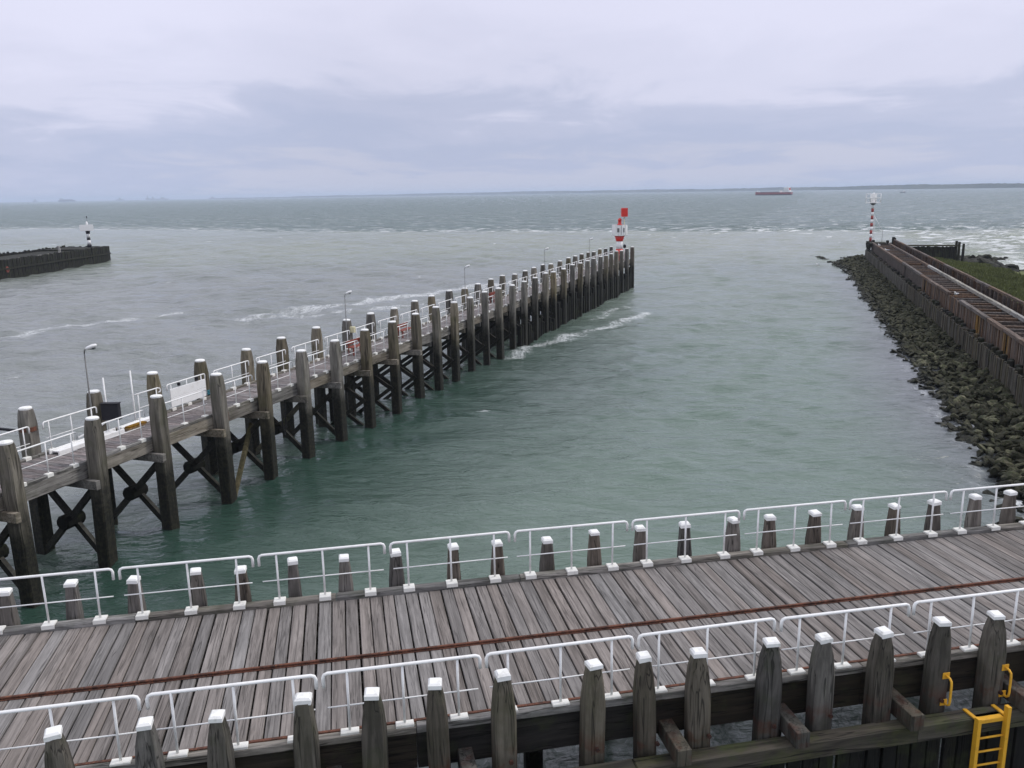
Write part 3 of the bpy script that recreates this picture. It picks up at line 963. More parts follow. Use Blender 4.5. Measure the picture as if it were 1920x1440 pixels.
def jetty():
    root = thing('jetty', 'long narrow timber jetty on tall round-capped piles running out to the light', 'jetty', JET.w(0, 0), JET.a)
    zt = 5.3
    pm = []
    for v in range(5):
        b = 0.220 + random.uniform(-0.018, 0.018)
        c = 0.045
        mb = MB().oct([(-1.5, b * 1.03, c), (1.2, b * 1.02, c), (3.4, b, c), (zt - 0.62, b, c), (zt - 0.20, b * 0.94, 0.095), (zt - 0.09, b * 0.90, 0.115)])
        pm.append(shared('pile', mb, 'jpile'))
    cap = shared('cap', MB().lathe([(-0.09, 0.205), (-0.04, 0.212), (-0.012, 0.18), (0.0, 0.10)], 14), 'cap')
    for row, y in ((NA, 0.0), (FA, YF)):
        for a in row:
            p = link('pile', random.choice(pm), root, (a, y, random.uniform(-0.10, 0.08)), (random.uniform(-0.014, 0.014), random.uniform(-0.014, 0.014), random.uniform(-0.2, 0.2)))
            link('cap', cap, p, (0, 0, zt), (random.uniform(-0.04, 0.04), random.uniform(-0.04, 0.04), 0))
    # second, plainer pile beside the far ones from the middle on, and the close row at the head
    ex = shared('support_pile', MB().oct([(-1.5, 0.19, 0.07), (3.1, 0.19, 0.07)]), 'brace')
    for i, a in enumerate(FA):
        if i in (9, 10) or i > 11:
            link('support_pile', ex, root, (a - 0.7, YF - 0.5, 0), (0, random.uniform(-0.02, 0.02), 0))
        if i == 9:
            link('support_pile', ex, root, (a + 0.75, YF - 0.35, 0))
    sp = shared('fender_pile', MB().oct([(-1.5, 0.17, 0.06), (2.55, 0.165, 0.06), (2.62, 0.14, 0.06)]), 'fender')
    a = 47.0
    while a < 91.6:
        if min(abs(a - q) for q in NA) > 0.42:
            link('fender_pile', sp, root, (a, 0.02 + random.uniform(-0.06, 0.06), random.uniform(-1.1, 0.45) - (0.8 if a < 58 else 0)), (random.uniform(-0.02, 0.02), random.uniform(-0.03, 0.03), 0))
        a += random.uniform(0.42, 0.62)
    # deck
    y0, y1 = 0.44, 2.46
    pv = [shared('plank', MB().box(-w, w, -(y1 - y0) / 2, (y1 - y0) / 2, -0.06, 0.0, 0.008), 'jplank') for w in (0.108, 0.112, 0.115)]
    a, far = -7.2, MB()
    cnt = 0
    while a < 92.2:
        w = 0.112
        z = ZD + random.uniform(-0.004, 0.004)
        if a < 58:
            link('plank', random.choice(pv), root, (a + w, (y0 + y1) / 2 + random.uniform(-0.01, 0.01), z), (0, random.uniform(-0.01, 0.01), random.uniform(-0.004, 0.004)))
            cnt += 1
        else:
            far.box(a, a + 2 * w, y0, y1, z - 0.06, z)
        a += 2 * w + random.uniform(0.012, 0.03)
    tag(part('deck_planks', far, 'jplank', root), 'distant deck planks of the jetty', kind='stuff')
    ks = sorted(NA)
    for i in range(len(ks) - 1):
        a0, a1 = ks[i], ks[i + 1]
        m = 'beam'
        dz = random.uniform(-0.02, 0.02)
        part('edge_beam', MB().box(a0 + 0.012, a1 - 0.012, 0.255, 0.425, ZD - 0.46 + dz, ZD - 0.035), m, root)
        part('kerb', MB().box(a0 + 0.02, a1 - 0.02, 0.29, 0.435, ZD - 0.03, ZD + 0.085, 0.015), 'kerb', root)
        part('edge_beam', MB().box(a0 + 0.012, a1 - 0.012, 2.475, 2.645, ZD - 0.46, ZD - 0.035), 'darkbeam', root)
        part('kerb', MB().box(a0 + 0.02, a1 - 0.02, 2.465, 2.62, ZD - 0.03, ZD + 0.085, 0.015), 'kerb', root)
        if i % 4 == 1:      # rusty joint plate on the beam
            part('joint_plate', MB().box(a0 + 0.30, a0 + 0.75, 0.235, 0.252, ZD - 0.40, ZD - 0.06), 'rust', root)
    for y in (1.0, 1.95):
        part('stringer', MB().box(-7.2, 92.2, y - 0.11, y + 0.11, ZD - 0.40, ZD - 0.065), 'darkbeam', root)
    # bents: clasping cap beams, crossed braces, log at the crossing
    for i, (a, b) in enumerate(zip(NA, FA)):
        for s in (-1, 1):
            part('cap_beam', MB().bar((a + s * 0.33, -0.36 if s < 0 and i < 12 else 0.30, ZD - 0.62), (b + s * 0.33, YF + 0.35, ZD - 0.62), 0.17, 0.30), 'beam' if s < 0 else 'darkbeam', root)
        if i < 28:
            pale = i in (7,)
            zt_, zb_ = (2.75, 0.10) if i < 9 else (2.95, 1.15)
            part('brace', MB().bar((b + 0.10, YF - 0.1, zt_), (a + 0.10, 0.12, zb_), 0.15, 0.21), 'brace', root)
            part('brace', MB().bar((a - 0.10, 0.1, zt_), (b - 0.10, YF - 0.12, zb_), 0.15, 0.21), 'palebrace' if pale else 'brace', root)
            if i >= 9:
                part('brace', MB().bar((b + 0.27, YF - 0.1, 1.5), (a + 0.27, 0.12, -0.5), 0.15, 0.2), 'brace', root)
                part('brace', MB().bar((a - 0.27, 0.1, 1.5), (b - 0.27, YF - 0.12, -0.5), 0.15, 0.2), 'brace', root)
            elif i < 8:
                mid = (YF) / 2
                zc = (zt_ + zb_) / 2
                log = MB().rings([[((a + b) / 2 + dx, mid + rr * math.cos(k * math.pi / 5 + 0.3), zc + rr * math.sin(k * math.pi / 5 + 0.3)) for k in range(10)] for dx, rr in ((-0.42, 0.22), (-0.36, 0.27), (0.36, 0.27), (0.42, 0.22))])
                part('crossing_log', log, 'fender', root)
    part('long_brace', MB().bar((NA[5] + 0.3, -0.05, 0.1), (NA[6] + 0.1, 0.9, 2.4), 0.16, 0.2), 'palebrace', root)
    # railings in each bay
    offs_c = {}

    def bay(a0, a1, y, side, label, group):
        span = a1 - a0
        key = (round(span, 1), side)
        if key not in offs_c:
            offs = [0.52, span / 2, span - 0.52]
            offs_c[key] = (offs, railing_meshes('jetty_', offs, 0.24, 1.04, 0.026, 0.021, 0.014, (0.115, 0.085, 0.085, 0)))
        offs, ms = offs_c[key]
        railing(ms, offs, label, group, JET.w(a0, y, ZD + 0.09), JET.a + random.uniform(-0.006, 0.006))

    q = 0
    for i in range(2, len(NA) - 1):
        bay(NA[i], NA[i + 1], 0.37, 0, 'white basin-side railing panel of the jetty, %s bay from the near end' % ORD[q], 'basin-side railing panels of the jetty')
        q += 1
    q = 0
    for i in range(2, len(FA) - 1):
        if i == 4:
            continue      # landing gap beside the lamp
        bay(FA[i], FA[i + 1], 2.54, 1, 'white sea-side railing panel of the jetty, %s one from the near end' % ORD[q], 'sea-side railing panels of the jetty')
        q += 1


jetty()


def jetty_things():
    # lamp posts on the sea side
    lp = {'pole': shared('pole', MB().lathe([(0, 0.05), (0.5, 0.036), (3.12, 0.022)], 8), 'metal', True),
          'arm': shared('arm', MB().tube([(0, 0, 3.10), (0.03, 0, 3.22), (0.10, 0, 3.29)], 0.026, 6), 'metal', True),
          'head': shared('lamp_head', MB().rings([[(x, w * math.cos(k * math.pi / 5), 3.26 + x * 0.3 + h * math.sin(k * math.pi / 5)) for k in range(10)] for x, w, h in ((0.05, 0.05, 0.03), (0.12, 0.10, 0.07), (0.28, 0.12, 0.085), (0.42, 0.09, 0.06), (0.46, 0.04, 0.02))]), 'white', True),
          'glass': shared('lamp_glass', MB().box(0.15, 0.38, -0.07, 0.07, 3.25, 3.30), 'glass')}
    spots = [(4, 'tall lamp post with white head beside the dark box, nearest lamp on the jetty'),
             (10, 'lamp post on the sea side of the jetty, second lamp from the near end'),
             (16, 'lamp post on the sea side of the jetty, third lamp from the near end'),
             (23, 'lamp post on the sea side of the jetty, fourth lamp from the near end'),
             (29, 'lamp post on the sea side of the jetty, farthest lamp before the light')]
    for i, lab in spots:
        t = thing('lamp_post', lab, 'lamp post', JET.w(FA[i] - 0.42, 2.62, ZD + 0.05), JET.a - R(68), 'lamp posts along the jetty')
        link('pole', lp['pole'], t)
        link('arm', lp['arm'], t)
        h = link('lamp_head', lp['head'], t, (0.02, 0, 0))
        link('lamp_glass', lp['glass'], h)
        if i == 4:
            t.scale = (1.0, 1.0, 1.0)
        else:
            t.scale = (0.85, 0.85, 0.97)
    # dark box with a back plate on the first sea-side pile
    t = thing('control_box', 'dark sheet metal box fixed to the jetty pile beside the nearest lamp', 'box', JET.w(FA[4] + 0.12, 2.50, ZD + 0.55), JET.a - R(70))
    part('case', MB().box(-0.08, 0.56, -0.20, 0.02, 0.0, 0.62, 0.01), 'black', t)
    part('bracket', MB().box(-0.04, 0.03, -0.02, 0.10, 0.1, 0.16), 'metal', t)
    part('hood', MB().box(-0.11, 0.59, -0.23, 0.03, 0.622, 0.645), 'black', t)
    # gate posts of the landing gap
    for k, (a, lab) in enumerate(((FA[4] + 0.25, 'short white post rising behind the dark box on the jetty'), (FA[5] - 1.55, 'tall white post standing free at the landing gap in the jetty railing'))):
        t = thing('landing_post', lab, 'post', JET.w(a, 2.58, ZD - 0.4), JET.a, 'white posts of the jetty landing')
        part('pole', MB().tube([(0, 0, 0), (0, 0, 2.5)], 0.03, 8), 'white', t, True)
        part('collar', MB().tube([(0, 0, 0.40), (0, 0, 0.50)], 0.06, 8), 'base', t, True)
    a = FA[5] - 1.35
    t = thing('end_rail', 'short white rail with a curled end beside the landing gap', 'railing', JET.w(a, 2.54, ZD + 0.09), JET.a)
    part('top_rail', MB().tube([(-0.15, 0, 1.04), (1.10, 0, 1.04), (1.22, 0, 1.0), (1.26, 0, 0.93), (1.22, 0, 0.86), (1.14, 0, 0.85)], 0.026, 8), 'white', t, True)
    part('mid_rail', MB().tube([(0, 0, 0.46), (1.1, 0, 0.46)], 0.015, 6), 'white', t, True)
    for x in (0.02, 1.02):
        p = part('post', MB().tube([(x, 0, 0.0), (x, 0, 1.04)], 0.021, 8), 'white', t, True)
        part('base_block', MB().box(x - 0.1, x + 0.1, -0.08, 0.08, -0.03, 0.05, 0.01), 'base', p, off=(x, 0, 0.0))
    # white screen boards on the next panel
    t = thing('screen_board', 'white boards fastened over the sea-side railing of the jetty', 'screen', JET.w(FA[5] + 0.35, 2.46, ZD + 0.18), JET.a)
    ln = FA[6] - FA[5] - 0.75
    for k in range(2):
        part('board', MB().box(0, ln, -0.02, 0.02, k * 0.385, k * 0.385 + 0.37, 0.008), 'white', t)
    for x in (0.5, 1.6):
        part('clip', MB().box(x, x + 0.09, -0.05, 0.05, 0.80, 0.93), 'black', t)
    # white gangway lying along the sea-side railing
    t = thing('gangway', 'white folded gangway lying along the sea-side edge of the jetty', 'gangway', JET.w(FA[3] + 0.35, 2.25, ZD + 0.01), JET.a)
    part('deck_plate', MB().box(0, 2.7, -0.268, 0.088, 0.06, 0.10), 'white', t)
    for y in (-0.30, 0.12):
        part('side_beam', MB().box(-0.1, 2.9, y - 0.03, y + 0.03, 0.0, 0.15, 0.01), 'white', t)
    part('hand_rail', MB().tube([(1.2, 0.12, 0.25), (2.4, 0.16, 0.42), (3.0, 0.18, 0.62)], 0.03, 8), 'white', t, True)
    t = thing('plank_pile', 'small stack of ochre planks with a white sheet beside the landing', 'planks', JET.w(FA[4] + 0.5, 2.05, ZD + 0.005), JET.a)
    for k in range(3):
        part('plank', MB().box(0.05 * k, 0.9 + 0.05 * k, -0.12, 0.10, k * 0.05, k * 0.05 + 0.045), 'orange', t)
    part('sheet', MB().box(-0.05, 1.9, 0.12, 0.34, 0.02, 0.16, 0.03), 'white', t)
    # iron bar at the left edge
    t = thing('barrier_bar', 'dark iron bar strapped to the first sea-side pile at the left edge', 'barrier', JET.w(FA[3], YF, 4.55), JET.a - R(90))
    part('band', MB().lathe([(-0.06, 0.27), (0.08, 0.27)], 12), 'rust', t)
    t2 = part('arm', MB().box(-1.15, -0.24, -0.35, -0.27, -0.03, 0.05), 'black', t)
    t['label'] = 'dark iron bar with a band round the first sea-side pile of the jetty'
    # red benches on the deck
    def bench(a, y, lab, rz=0.0):
        t = thing('bench', lab, 'bench', JET.w(a, y, ZD + 0.005), JET.a + rz, 'red benches on the jetty deck')
        part('seat', MB().box(-0.75, 0.75, -0.20, 0.20, 0.42, 0.47, 0.01), 'redbench', t)
        part('backrest', MB().box(-0.75, 0.75, 0.19, 0.24, 0.56, 0.78, 0.01), 'redbench', t)
        for x in (-0.62, 0.62):
            part('leg', MB().box(x - 0.035, x + 0.035, -0.17, -0.11, 0, 0.42).box(x - 0.03, x + 0.03, 0.13, 0.18, 0, 0.78), 'redbench', t)

    bench(23.6, 1.55, 'red bench on the jetty deck, nearest of the three')
    bench(29.6, 1.55, 'red bench on the jetty deck, middle one of the three')
    bench(46.9, 2.1, 'red bench against the sea-side railing far out on the jetty')
    # lifebuoy locker
    t = thing('lifebuoy_box', 'small cream box on the pile beside the second lamp', 'box', JET.w(FA[10] + 0.05, YF - 0.30, 4.55), JET.a - R(90))
    part('case', MB().box(-0.02, 0.26, -0.14, 0.04, 0, 0.34, 0.02), 'cream', t)
    part('lid', MB().box(-0.03, 0.27, -0.155, -0.142, 0.03, 0.31), 'cream', t)
    t = thing('rope_coil', 'teal rope tied round the pile beside the white screen boards', 'rope', JET.w(FA[6], YF, 3.75), JET.a)
    for z in (0.0, 0.07, 0.14):
        part('turn', MB().tube([(0.27 * math.cos(k * math.pi / 6), 0.27 * math.sin(k * math.pi / 6), z + 0.01 * k / 12) for k in range(13)], 0.035, 6), 'teal', t, True)
    part('tail', MB().tube([(0.1, -0.27, 0.0), (0.25, -0.40, -0.08), (0.5, -0.45, -0.1)], 0.03, 6), 'teal', t, True)
    # hanging rope and black ladder under the deck
    a = (NA[7] + NA[6]) / 2 + 0.6
    pts = [(0.03 * math.sin(s * 0.5), 0, -1.75 * math.sin(math.pi * s / 24) ** 0.8) for s in range(25)]
    pts = [(0.16 * math.cos(math.pi * s / 24), 0.0, p[2]) for s, p in enumerate(pts)]
    o = part('hanging_rope', MB().tube(pts, 0.025, 6), 'rope', None, True)
    c = JET.w(a, 0.6, 3.1)
    o.location = (c[0], c[1], c[2] - 1.75)
    o.rotation_euler = (0, 0, JET.a)
    tag(o, 'dark rope loop hanging below the jetty deck', 'rope')
    t = thing('ladder', 'black iron ladder under the near end of the jetty', 'ladder', JET.w(NA[3] + 0.85, 0.75, -0.6), JET.a - R(20))
    for x in (-0.2, 0.2):
        part('stile', MB().box(x - 0.03, x + 0.03, -0.03, 0.03, 0, 3.75), 'black', t)
    for k in range(12):
        part('rung', MB().tube([(-0.17, 0, 0.3 + 0.29 * k), (0.17, 0, 0.3 + 0.29 * k)], 0.018, 6), 'black', t, True)
    # harbour light at the head
    t = thing('harbour_light', 'red and white light beacon with a white platform and red square on the jetty head', 'beacon', JET.w(90.0, 1.4, ZD + 0.005), JET.a - R(70))
    part('base', MB().lathe([(0, 0.55), (0.25, 0.52), (1.42, 0.44)], 18), 'red', t, True)
    part('column', MB().lathe([(1.425, 0.40), (2.40, 0.40)], 18), 'white', t, True)
    part('flare', MB().lathe([(2.405, 0.42), (2.6, 0.48), (3.10, 0.64)], 18), 'red', t, True)
    part('platform', MB().lathe([(3.105, 0.92), (3.20, 0.95)], 18), 'white', t)
    for k in range(9):
        an = math.pi * 2 * k / 9 + 0.25
        x, y = 0.93 * math.cos(an), 0.93 * math.sin(an)
        mb = MB().bar((x * 0.985 - 0.29 * math.sin(an), y * 0.985 + 0.29 * math.cos(an), 3.79), (x * 0.985 + 0.29 * math.sin(an), y * 0.985 - 0.29 * math.cos(an), 3.79), 0.03, 1.14)
        part('screen_panel', mb, 'white', t)
        part('platform_post', MB().tube([(x, y, 3.205), (x, y, 4.42)], 0.03, 6), 'white', t, True)
    for an, w_, h_ in ((-1.88, 0.26, 0.50), (-1.12, 0.12, 0.55)):
        x, y = 0.97 * math.cos(an), 0.97 * math.sin(an)
        part('opening', MB().bar((x, y, 3.82 - h_ / 2), (x, y, 3.82 + h_ / 2), w_, 0.05, (math.cos(an), math.sin(an), 0)), 'metal' if w_ > 0.2 else 'glass', t)
    part('platform_rail', MB().tube([(0.93 * math.cos(2 * math.pi * k / 18), 0.93 * math.sin(2 * math.pi * k / 18), 4.42) for k in range(19)], 0.03, 6), 'white', t, True)
    part('lantern_column', MB().lathe([(3.205, 0.26), (4.42, 0.26)], 14), 'metal', t, True)
    part('lantern', MB().lathe([(4.425, 0.34), (4.50, 0.34), (4.52, 0.22), (5.0, 0.20), (5.02, 0.30), (5.12, 0.25), (5.3, 0.05)], 14), 'red', t, True)
    part('mast', MB().tube([(0.62, 0.0, 3.205), (0.55, 0, 5.45)], 0.05, 8), 'cream', t, True)
    part('top_mark', MB().box(0.18, 0.95, -0.40, 0.40, 5.455, 6.52, 0.02), 'red', t)
    # small round signal beside the column
    o = thing('signal_lamp', 'small dark signal lamp on a bracket beside the beacon column', 'lamp', JET.w(91.0, 0.95, ZD + 0.005), JET.a)
    part('stand', MB().tube([(0, 0, 0), (0, 0, 1.5)], 0.04, 8), 'white', o, True)
    part('lamp_body', MB().lathe([(1.5, 0.12), (1.6, 0.2), (1.85, 0.2), (1.95, 0.1)], 12), 'black', o, True)


jetty_things()


# ------------------------------------------------------------------ right breakwater
def ico(seed, flat=0.6):
    rg = random.Random(seed)
    bm = bmesh.new()
    bmesh.ops.create_icosphere(bm, subdivisions=2, radius=0.5)
    ax = [rg.uniform(0.85, 1.6), rg.uniform(0.6, 1.0), rg.uniform(0.34, 0.72)]
    planes = [(Vector((rg.gauss(0, 1), rg.gauss(0, 1), rg.gauss(0, 1))).normalized(), rg.uniform(0.20, 0.40)) for _ in range(11)]
    for v in bm.verts:
        for d, c in planes:
            e = v.co.dot(d) - c
            if e > 0:
                v.co -= d * e * 0.95
        v.co += Vector((rg.uniform(-1, 1), rg.uniform(-1, 1), rg.uniform(-1, 1))) * 0.03
        v.co = Vector((v.co.x * ax[0], v.co.y * ax[1], v.co.z * ax[2]))
    me = bpy.data.meshes.new('rock')
    bm.to_mesh(me)
    bm.free()
    me.materials.append(W['rock'])
    return me


ROCKS = [ico(s) for s in range(12)]
SEAROCKS = []
for m_ in ROCKS[:6]:
    m2 = m_.copy()
    m2.materials.clear()
    m2.materials.append(W['searock'])
    SEAROCKS.append(m2)


def slope_z(x, y):
    """bed height in breakwater coordinates (y towards the basin)"""
    out = 4.3 if x < 84 else 4.3 + (x - 84) * 0.125
    t = (y - 1.0) / (out - 1.0)
    return 0.85 - 1.05 * t


def scatter_rocks(root, spots, limit, mat=None):
    far = []
    V, Fc, k = [], [], 0
    spots.sort(key=lambda s: s[5])
    for i, (x, y, z, s, rot, d) in enumerate(spots):
        me = random.choice(SEAROCKS if mat else ROCKS)
        if i < limit:
            link('rock', me, root, (x, y, z), rot, (s, s, s))
        else:
            m = Matrix.Translation((x, y, z)) @ (Matrix.Rotation(rot[2], 4, 'Z') @ Matrix.Rotation(rot[1], 4, 'Y') @ Matrix.Rotation(rot[0], 4, 'X')) @ Matrix.Diagonal((s, s, s, 1))
            for v in me.vertices:
                V.append(tuple(m @ v.co))
            for p in me.polygons:
                Fc.append(tuple(q + k for q in p.vertices))
            k += len(me.vertices)
    if V:
        me = bpy.data.meshes.new('small_rocks')
        me.from_pydata(V, [], Fc)
        me.materials.append(W[mat or 'rock'])
        o = link('small_rocks', me, root)
        tag(o, 'smaller and more distant boulders of the slope', kind='stuff')


def bed_grid(root, name, mat, xs_, ys_, fz, parent_struct=True):
    V = [(x, y, fz(x, y)) for x in xs_ for y in ys_]
    n = len(ys_)
    fs = [(i * n + j, (i + 1) * n + j, (i + 1) * n + j + 1, i * n + j + 1) for i in range(len(xs_) - 1) for j in range(n - 1)]
    me = bpy.data.meshes.new(name)
    me.from_pydata(V, [], fs)
    me.materials.append(W[mat])
    return me


def breakwater():
    XE = 95.0
    # rubble slope on the basin side
    me = bed_grid(None, 'rubble_slope', 'bed', list(np.arange(-40, 114, 1.0)), list(np.arange(-3.0, 9.1, 0.5)),
                  lambda x, y: (slope_z(x, y) if y > 1 else 0.85) - (0.0 if x < XE else (x - XE) * 0.055) - 0.18 + 0.12 * math.sin(3.1 * x) * math.sin(2.7 * y))
    rub = link('rubble_slope', me, None, BRK.w(0, 0), (0, 0, BRK.a))
    tag(rub, 'dark boulder slope along the basin side of the breakwater', kind='structure')
    spots = []
    cpos = Vector((0, 0, CAM_Z))
    for i in range(6400):
        x = random.uniform(-34, 111)
        w = (4.3 if x < 84 else 4.3 + (x - 84) * 0.125) + 0.35 * math.sin(x * 0.55) + 0.25 * math.sin(x * 1.7)
        y = random.uniform(0.95, w + 0.25)
        if x > XE:
            y = random.uniform(-3.5, w)
        z = 0.12 + slope_z(x, max(y, 1.0)) - (0 if x < XE else (x - XE) * 0.055) - 0.03 + random.uniform(-0.10, 0.22)
        if z < -0.30:
            continue
        s = random.choice((0.30, 0.34, 0.38, 0.42, 0.48, 0.54, 0.60, 0.70, 0.85))
        p = Vector(BRK.w(x, y, z))
        u = Vector((p.x, p.y, p.z - CAM_Z))
        ang = abs(math.atan2(p.x, p.y))
        d = u.length / s + (500 if ang > R(32.5) else 0)
        spots.append((x, y, z, s, (random.uniform(-0.75, 0.75), random.uniform(-0.75, 0.75), random.uniform(0, 6.28)), d))
    for x, y, s in ((107, 6.9, 1.6), (109.0, 7.2, 1.4), (110.5, 7.6, 1.3), (104, 6.4, 1.5), (111.5, 8.3, 1.1), (98.2, 6.0, 1.3)):
        spots.append((x, y, -0.02, s, (0.1, 0.1, random.uniform(0, 6)), 1.0))
    scatter_rocks(rub, spots, 300)

    root = thing('breakwater', 'old brown timber breakwater with open cross beams on the right', 'breakwater', BRK.w(0, 0), BRK.a)
    # lower board wall
    bw = [shared('board', MB().box(-w, w, -0.05, 0.05, -0.3, 2.4), 'wallwood') for w in (0.105, 0.115, 0.098)]
    # thin stained strips give the wall its uneven face
    x, far, cnt = -26.0, MB(), 0
    while x < XE:
        if x < 42:
            link('board', random.choice(bw), root, (x, 0.90 + random.uniform(-0.03, 0.03), random.uniform(-0.10, 0.05)), (random.uniform(-0.015, 0.015), random.uniform(-0.012, 0.012), 0))
        else:
            dz = random.uniform(-0.12, 0.05)
            dy = random.uniform(-0.03, 0.03)
            far.box(x - 0.105, x + 0.105, 0.85 + dy, 0.95 + dy, -0.3, 2.4 + dz)
        x += random.choice((0.225, 0.232, 0.245, 0.29))
    tag(part('boards', far, 'wallwood', root), 'distant boards of the lower breakwater wall', kind='stuff')
    part('shelf', MB().box(-26, XE, 0.12, 0.80, 0.2, 2.02), 'bed', root)
    # stub pile heads on the shelf
    st = [shared('pile_stub', MB().oct([(0.0, 0.16, 0.06), (2.36, 0.155, 0.06), (2.42, 0.12, 0.05)]), 'wallwood'),
          shared('pile_stub', MB().oct([(0.0, 0.18, 0.07), (2.46, 0.17, 0.07), (2.52, 0.13, 0.06)]), 'mole')]
    x = -25.5
    while x < XE:
        link('pile_stub', random.choice(st), root, (x, 0.55 + random.uniform(-0.08, 0.08), random.uniform(-0.08, 0.08)), (random.uniform(-0.04, 0.04), random.uniform(-0.04, 0.04), random.uniform(0, 1)))
        x += random.uniform(0.85, 1.15)
    # upper brown wall
    ub = [shared('wall_board', MB().box(-w, w, -0.04, 0.04, 1.9, 3.38), m) for w, m in ((0.13, 'brownwood'), (0.12, 'brownwood'), (0.135, 'brownwood'), (0.125, 'orange'))]
    x, far = -26.0, MB()
    holes = ((3.2, 3.9), (11.4, 11.9), (36.5, 37.6), (52, 53))
    while x < XE:
        if not any(a < x < b for a, b in holes):
            if x < 40:
                near_hole = any(abs(x - a) < 0.5 or abs(x - b) < 0.45 for a, b in holes)
                link('wall_board', ub[3] if near_hole and random.random() < 0.75 else ub[random.randrange(3)], root, (x, -0.05 + random.uniform(-0.02, 0.02), random.uniform(-0.05, 0.02)), (random.uniform(-0.01, 0.01), random.uniform(-0.012, 0.012), 0))
            else:
                far.box(x - 0.125, x + 0.125, -0.09, -0.01, 1.9, 3.38)
        x += 0.27
    tag(part('wall_boards', far, 'brownwood', root), 'distant boards of the upper breakwater wall', kind='stuff')
    # capping beams in lengths, some missing or tilted
    x = -26.0
    i = 0
    while x < XE:
        e = min(x + random.uniform(4.2, 6.0), XE)
        if i not in (9,):
            mb = MB().box(0, e - x - 0.03, -0.15, 0.15, 0, 0.22, 0.02)
            me = shared('capping_beam', mb, 'brownbeam')
            link('capping_beam', me, root, (x, -0.04, 3.385), (random.uniform(-0.03, 0.03), random.uniform(-0.006, 0.006), random.uniform(-0.006, 0.006)))
        x = e
        i += 1
    # cross beams
    cb = shared('cross_beam', MB().box(-0.13, 0.13, -2.08, -0.20, 3.16, 3.40, 0.015), 'brownbeam')
    for x in np.arange(-25.5, XE, 1.62):
        if random.random() < 0.06:
            continue
        link('cross_beam', cb, root, (x, 0, random.uniform(-0.03, 0.02)), (0, random.uniform(-0.02, 0.02), random.uniform(-0.03, 0.03)))
    # right long beam, pale, then the fence behind it
    x = -26.0
    i = 0
    while x < XE - 3:
        e = min(x + 6.4, XE - 3)
        me = shared('long_beam', MB().box(0, e - x - 0.03, -0.13, 0.13, 0, 0.26, 0.02), 'greybeam' if x < 46 else 'brownbeam')
        link('long_beam', me, root, (x, -2.22, 3.36), (random.uniform(-0.02, 0.02), 0, random.uniform(-0.004, 0.004)))
        x = e
    part('dark_sill', MB().box(-26, XE - 2, -2.34, -2.10, 1.0, 3.35), 'darkbeam', root)
    fp = shared('fence_post', MB().box(-0.09, 0.09, -0.09, 0.09, 1.4, 4.02), 'brownbeam')
    for x in np.arange(-25, XE - 1, 1.55):
        link('fence_post', fp, root, (x, -2.95, random.uniform(-0.04, 0.03)), (random.uniform(-0.02, 0.02), random.uniform(-0.03, 0.03), 0))
    fb = [shared('fence_board', MB().box(-w, w, -0.03, 0.03, 1.6, 3.9), 'brownwood') for w in (0.12, 0.13)]
    x = -25.0
    far = MB()
    while x < XE - 1:
        if x < 30:
            link('fence_board', random.choice(fb), root, (x, -3.10, random.uniform(-0.1, 0.0)), (0, random.uniform(-0.012, 0.012), 0))
        else:
            far.box(x - 0.12, x + 0.12, -3.13, -3.07, 1.6, 3.9)
        x += 0.275
    tag(part('fence_boards', far, 'brownwood', root), 'distant boards of the breakwater fence', kind='stuff')
    x = -26.0
    while x < XE - 1:
        e = min(x + 5.5, XE - 1)
        me = shared('fence_rail', MB().box(0, e - x - 0.02, -0.11, 0.11, 0, 0.16, 0.015), 'brownbeam')
        link('fence_rail', me, root, (x, -2.95, 4.04), (0, random.uniform(-0.004, 0.004), 0))
        x = e
    # rough timber head of the breakwater
    for k, (x, y, h) in enumerate(((XE - 0.6, 0.6, 3.75), (XE + 0.2, -0.2, 3.9), (XE - 1.6, 0.5, 3.6), (XE - 0.2, -1.2, 3.6), (XE + 0.1, -2.3, 3.85), (XE - 2.2, -2.9, 4.5), (XE - 3.2, -2.95, 4.4))):
        part('head_pile', MB().oct([(0, 0.24, 0.09, x, y), (h - 0.1, 0.22, 0.09, x, y), (h, 0.18, 0.08, x, y)]), 'mole', root)
    part('head_beam', MB().bar((XE + 0.1, 0.9, 3.3), (XE + 0.1, -3.2, 3.35), 0.25, 0.3), 'mole', root)
    part('head_deck', MB().box(XE - 3.0, XE + 1.2, -2.0, 0.5, 3.40, 3.56), 'mole', root)

    # grassy bank on the far side of the breakwater
    def gz(x, y):
        d = -y - 3.1
        edge = 17 + 2 * math.sin(x * 0.11)
        t = min(max(d / edge, 0), 1.4)
        endf = max(0.0, (x - 84) / 14)
        return 2.35 * (1 - t ** 1.25) - 0.25 * math.sin(x * 0.7 + y) * 0.3 - endf * 1.6

    me = bed_grid(None, 'grass_bank', 'grass', list(np.arange(-45, 104, 1.2)), list(np.arange(-24.0, -3.1, 0.8)), gz)
    gb = link('grass_bank', me, None, BRK.w(0, 0), (0, 0, BRK.a))
    me.polygons.foreach_set('use_smooth', [True] * len(me.polygons))
    tag(gb, 'rough green grass bank behind the breakwater', kind='structure')
    V, Fc = [], []
    for i in range(16000):
        x, y = random.uniform(8, 82), random.uniform(-15.5, -3.3)
        z = gz(x, y)
        if z < 0.55 or z > 2.4:
            continue
        for q in range(2):
            a = random.uniform(0, 6.28)
            h = random.uniform(0.12, 0.38)
            w = random.uniform(0.05, 0.12)
            lx, ly = random.uniform(-0.15, 0.15), random.uniform(-0.15, 0.15)
            k = len(V)
            V += [(x - w * math.cos(a), y - w * math.sin(a), z - 0.03), (x + w * math.cos(a), y + w * math.sin(a), z - 0.03), (x + lx, y + ly, z + h)]
            Fc.append((k, k + 1, k + 2))
    me = bpy.data.meshes.new('grass')
    me.from_pydata(V, [], Fc)
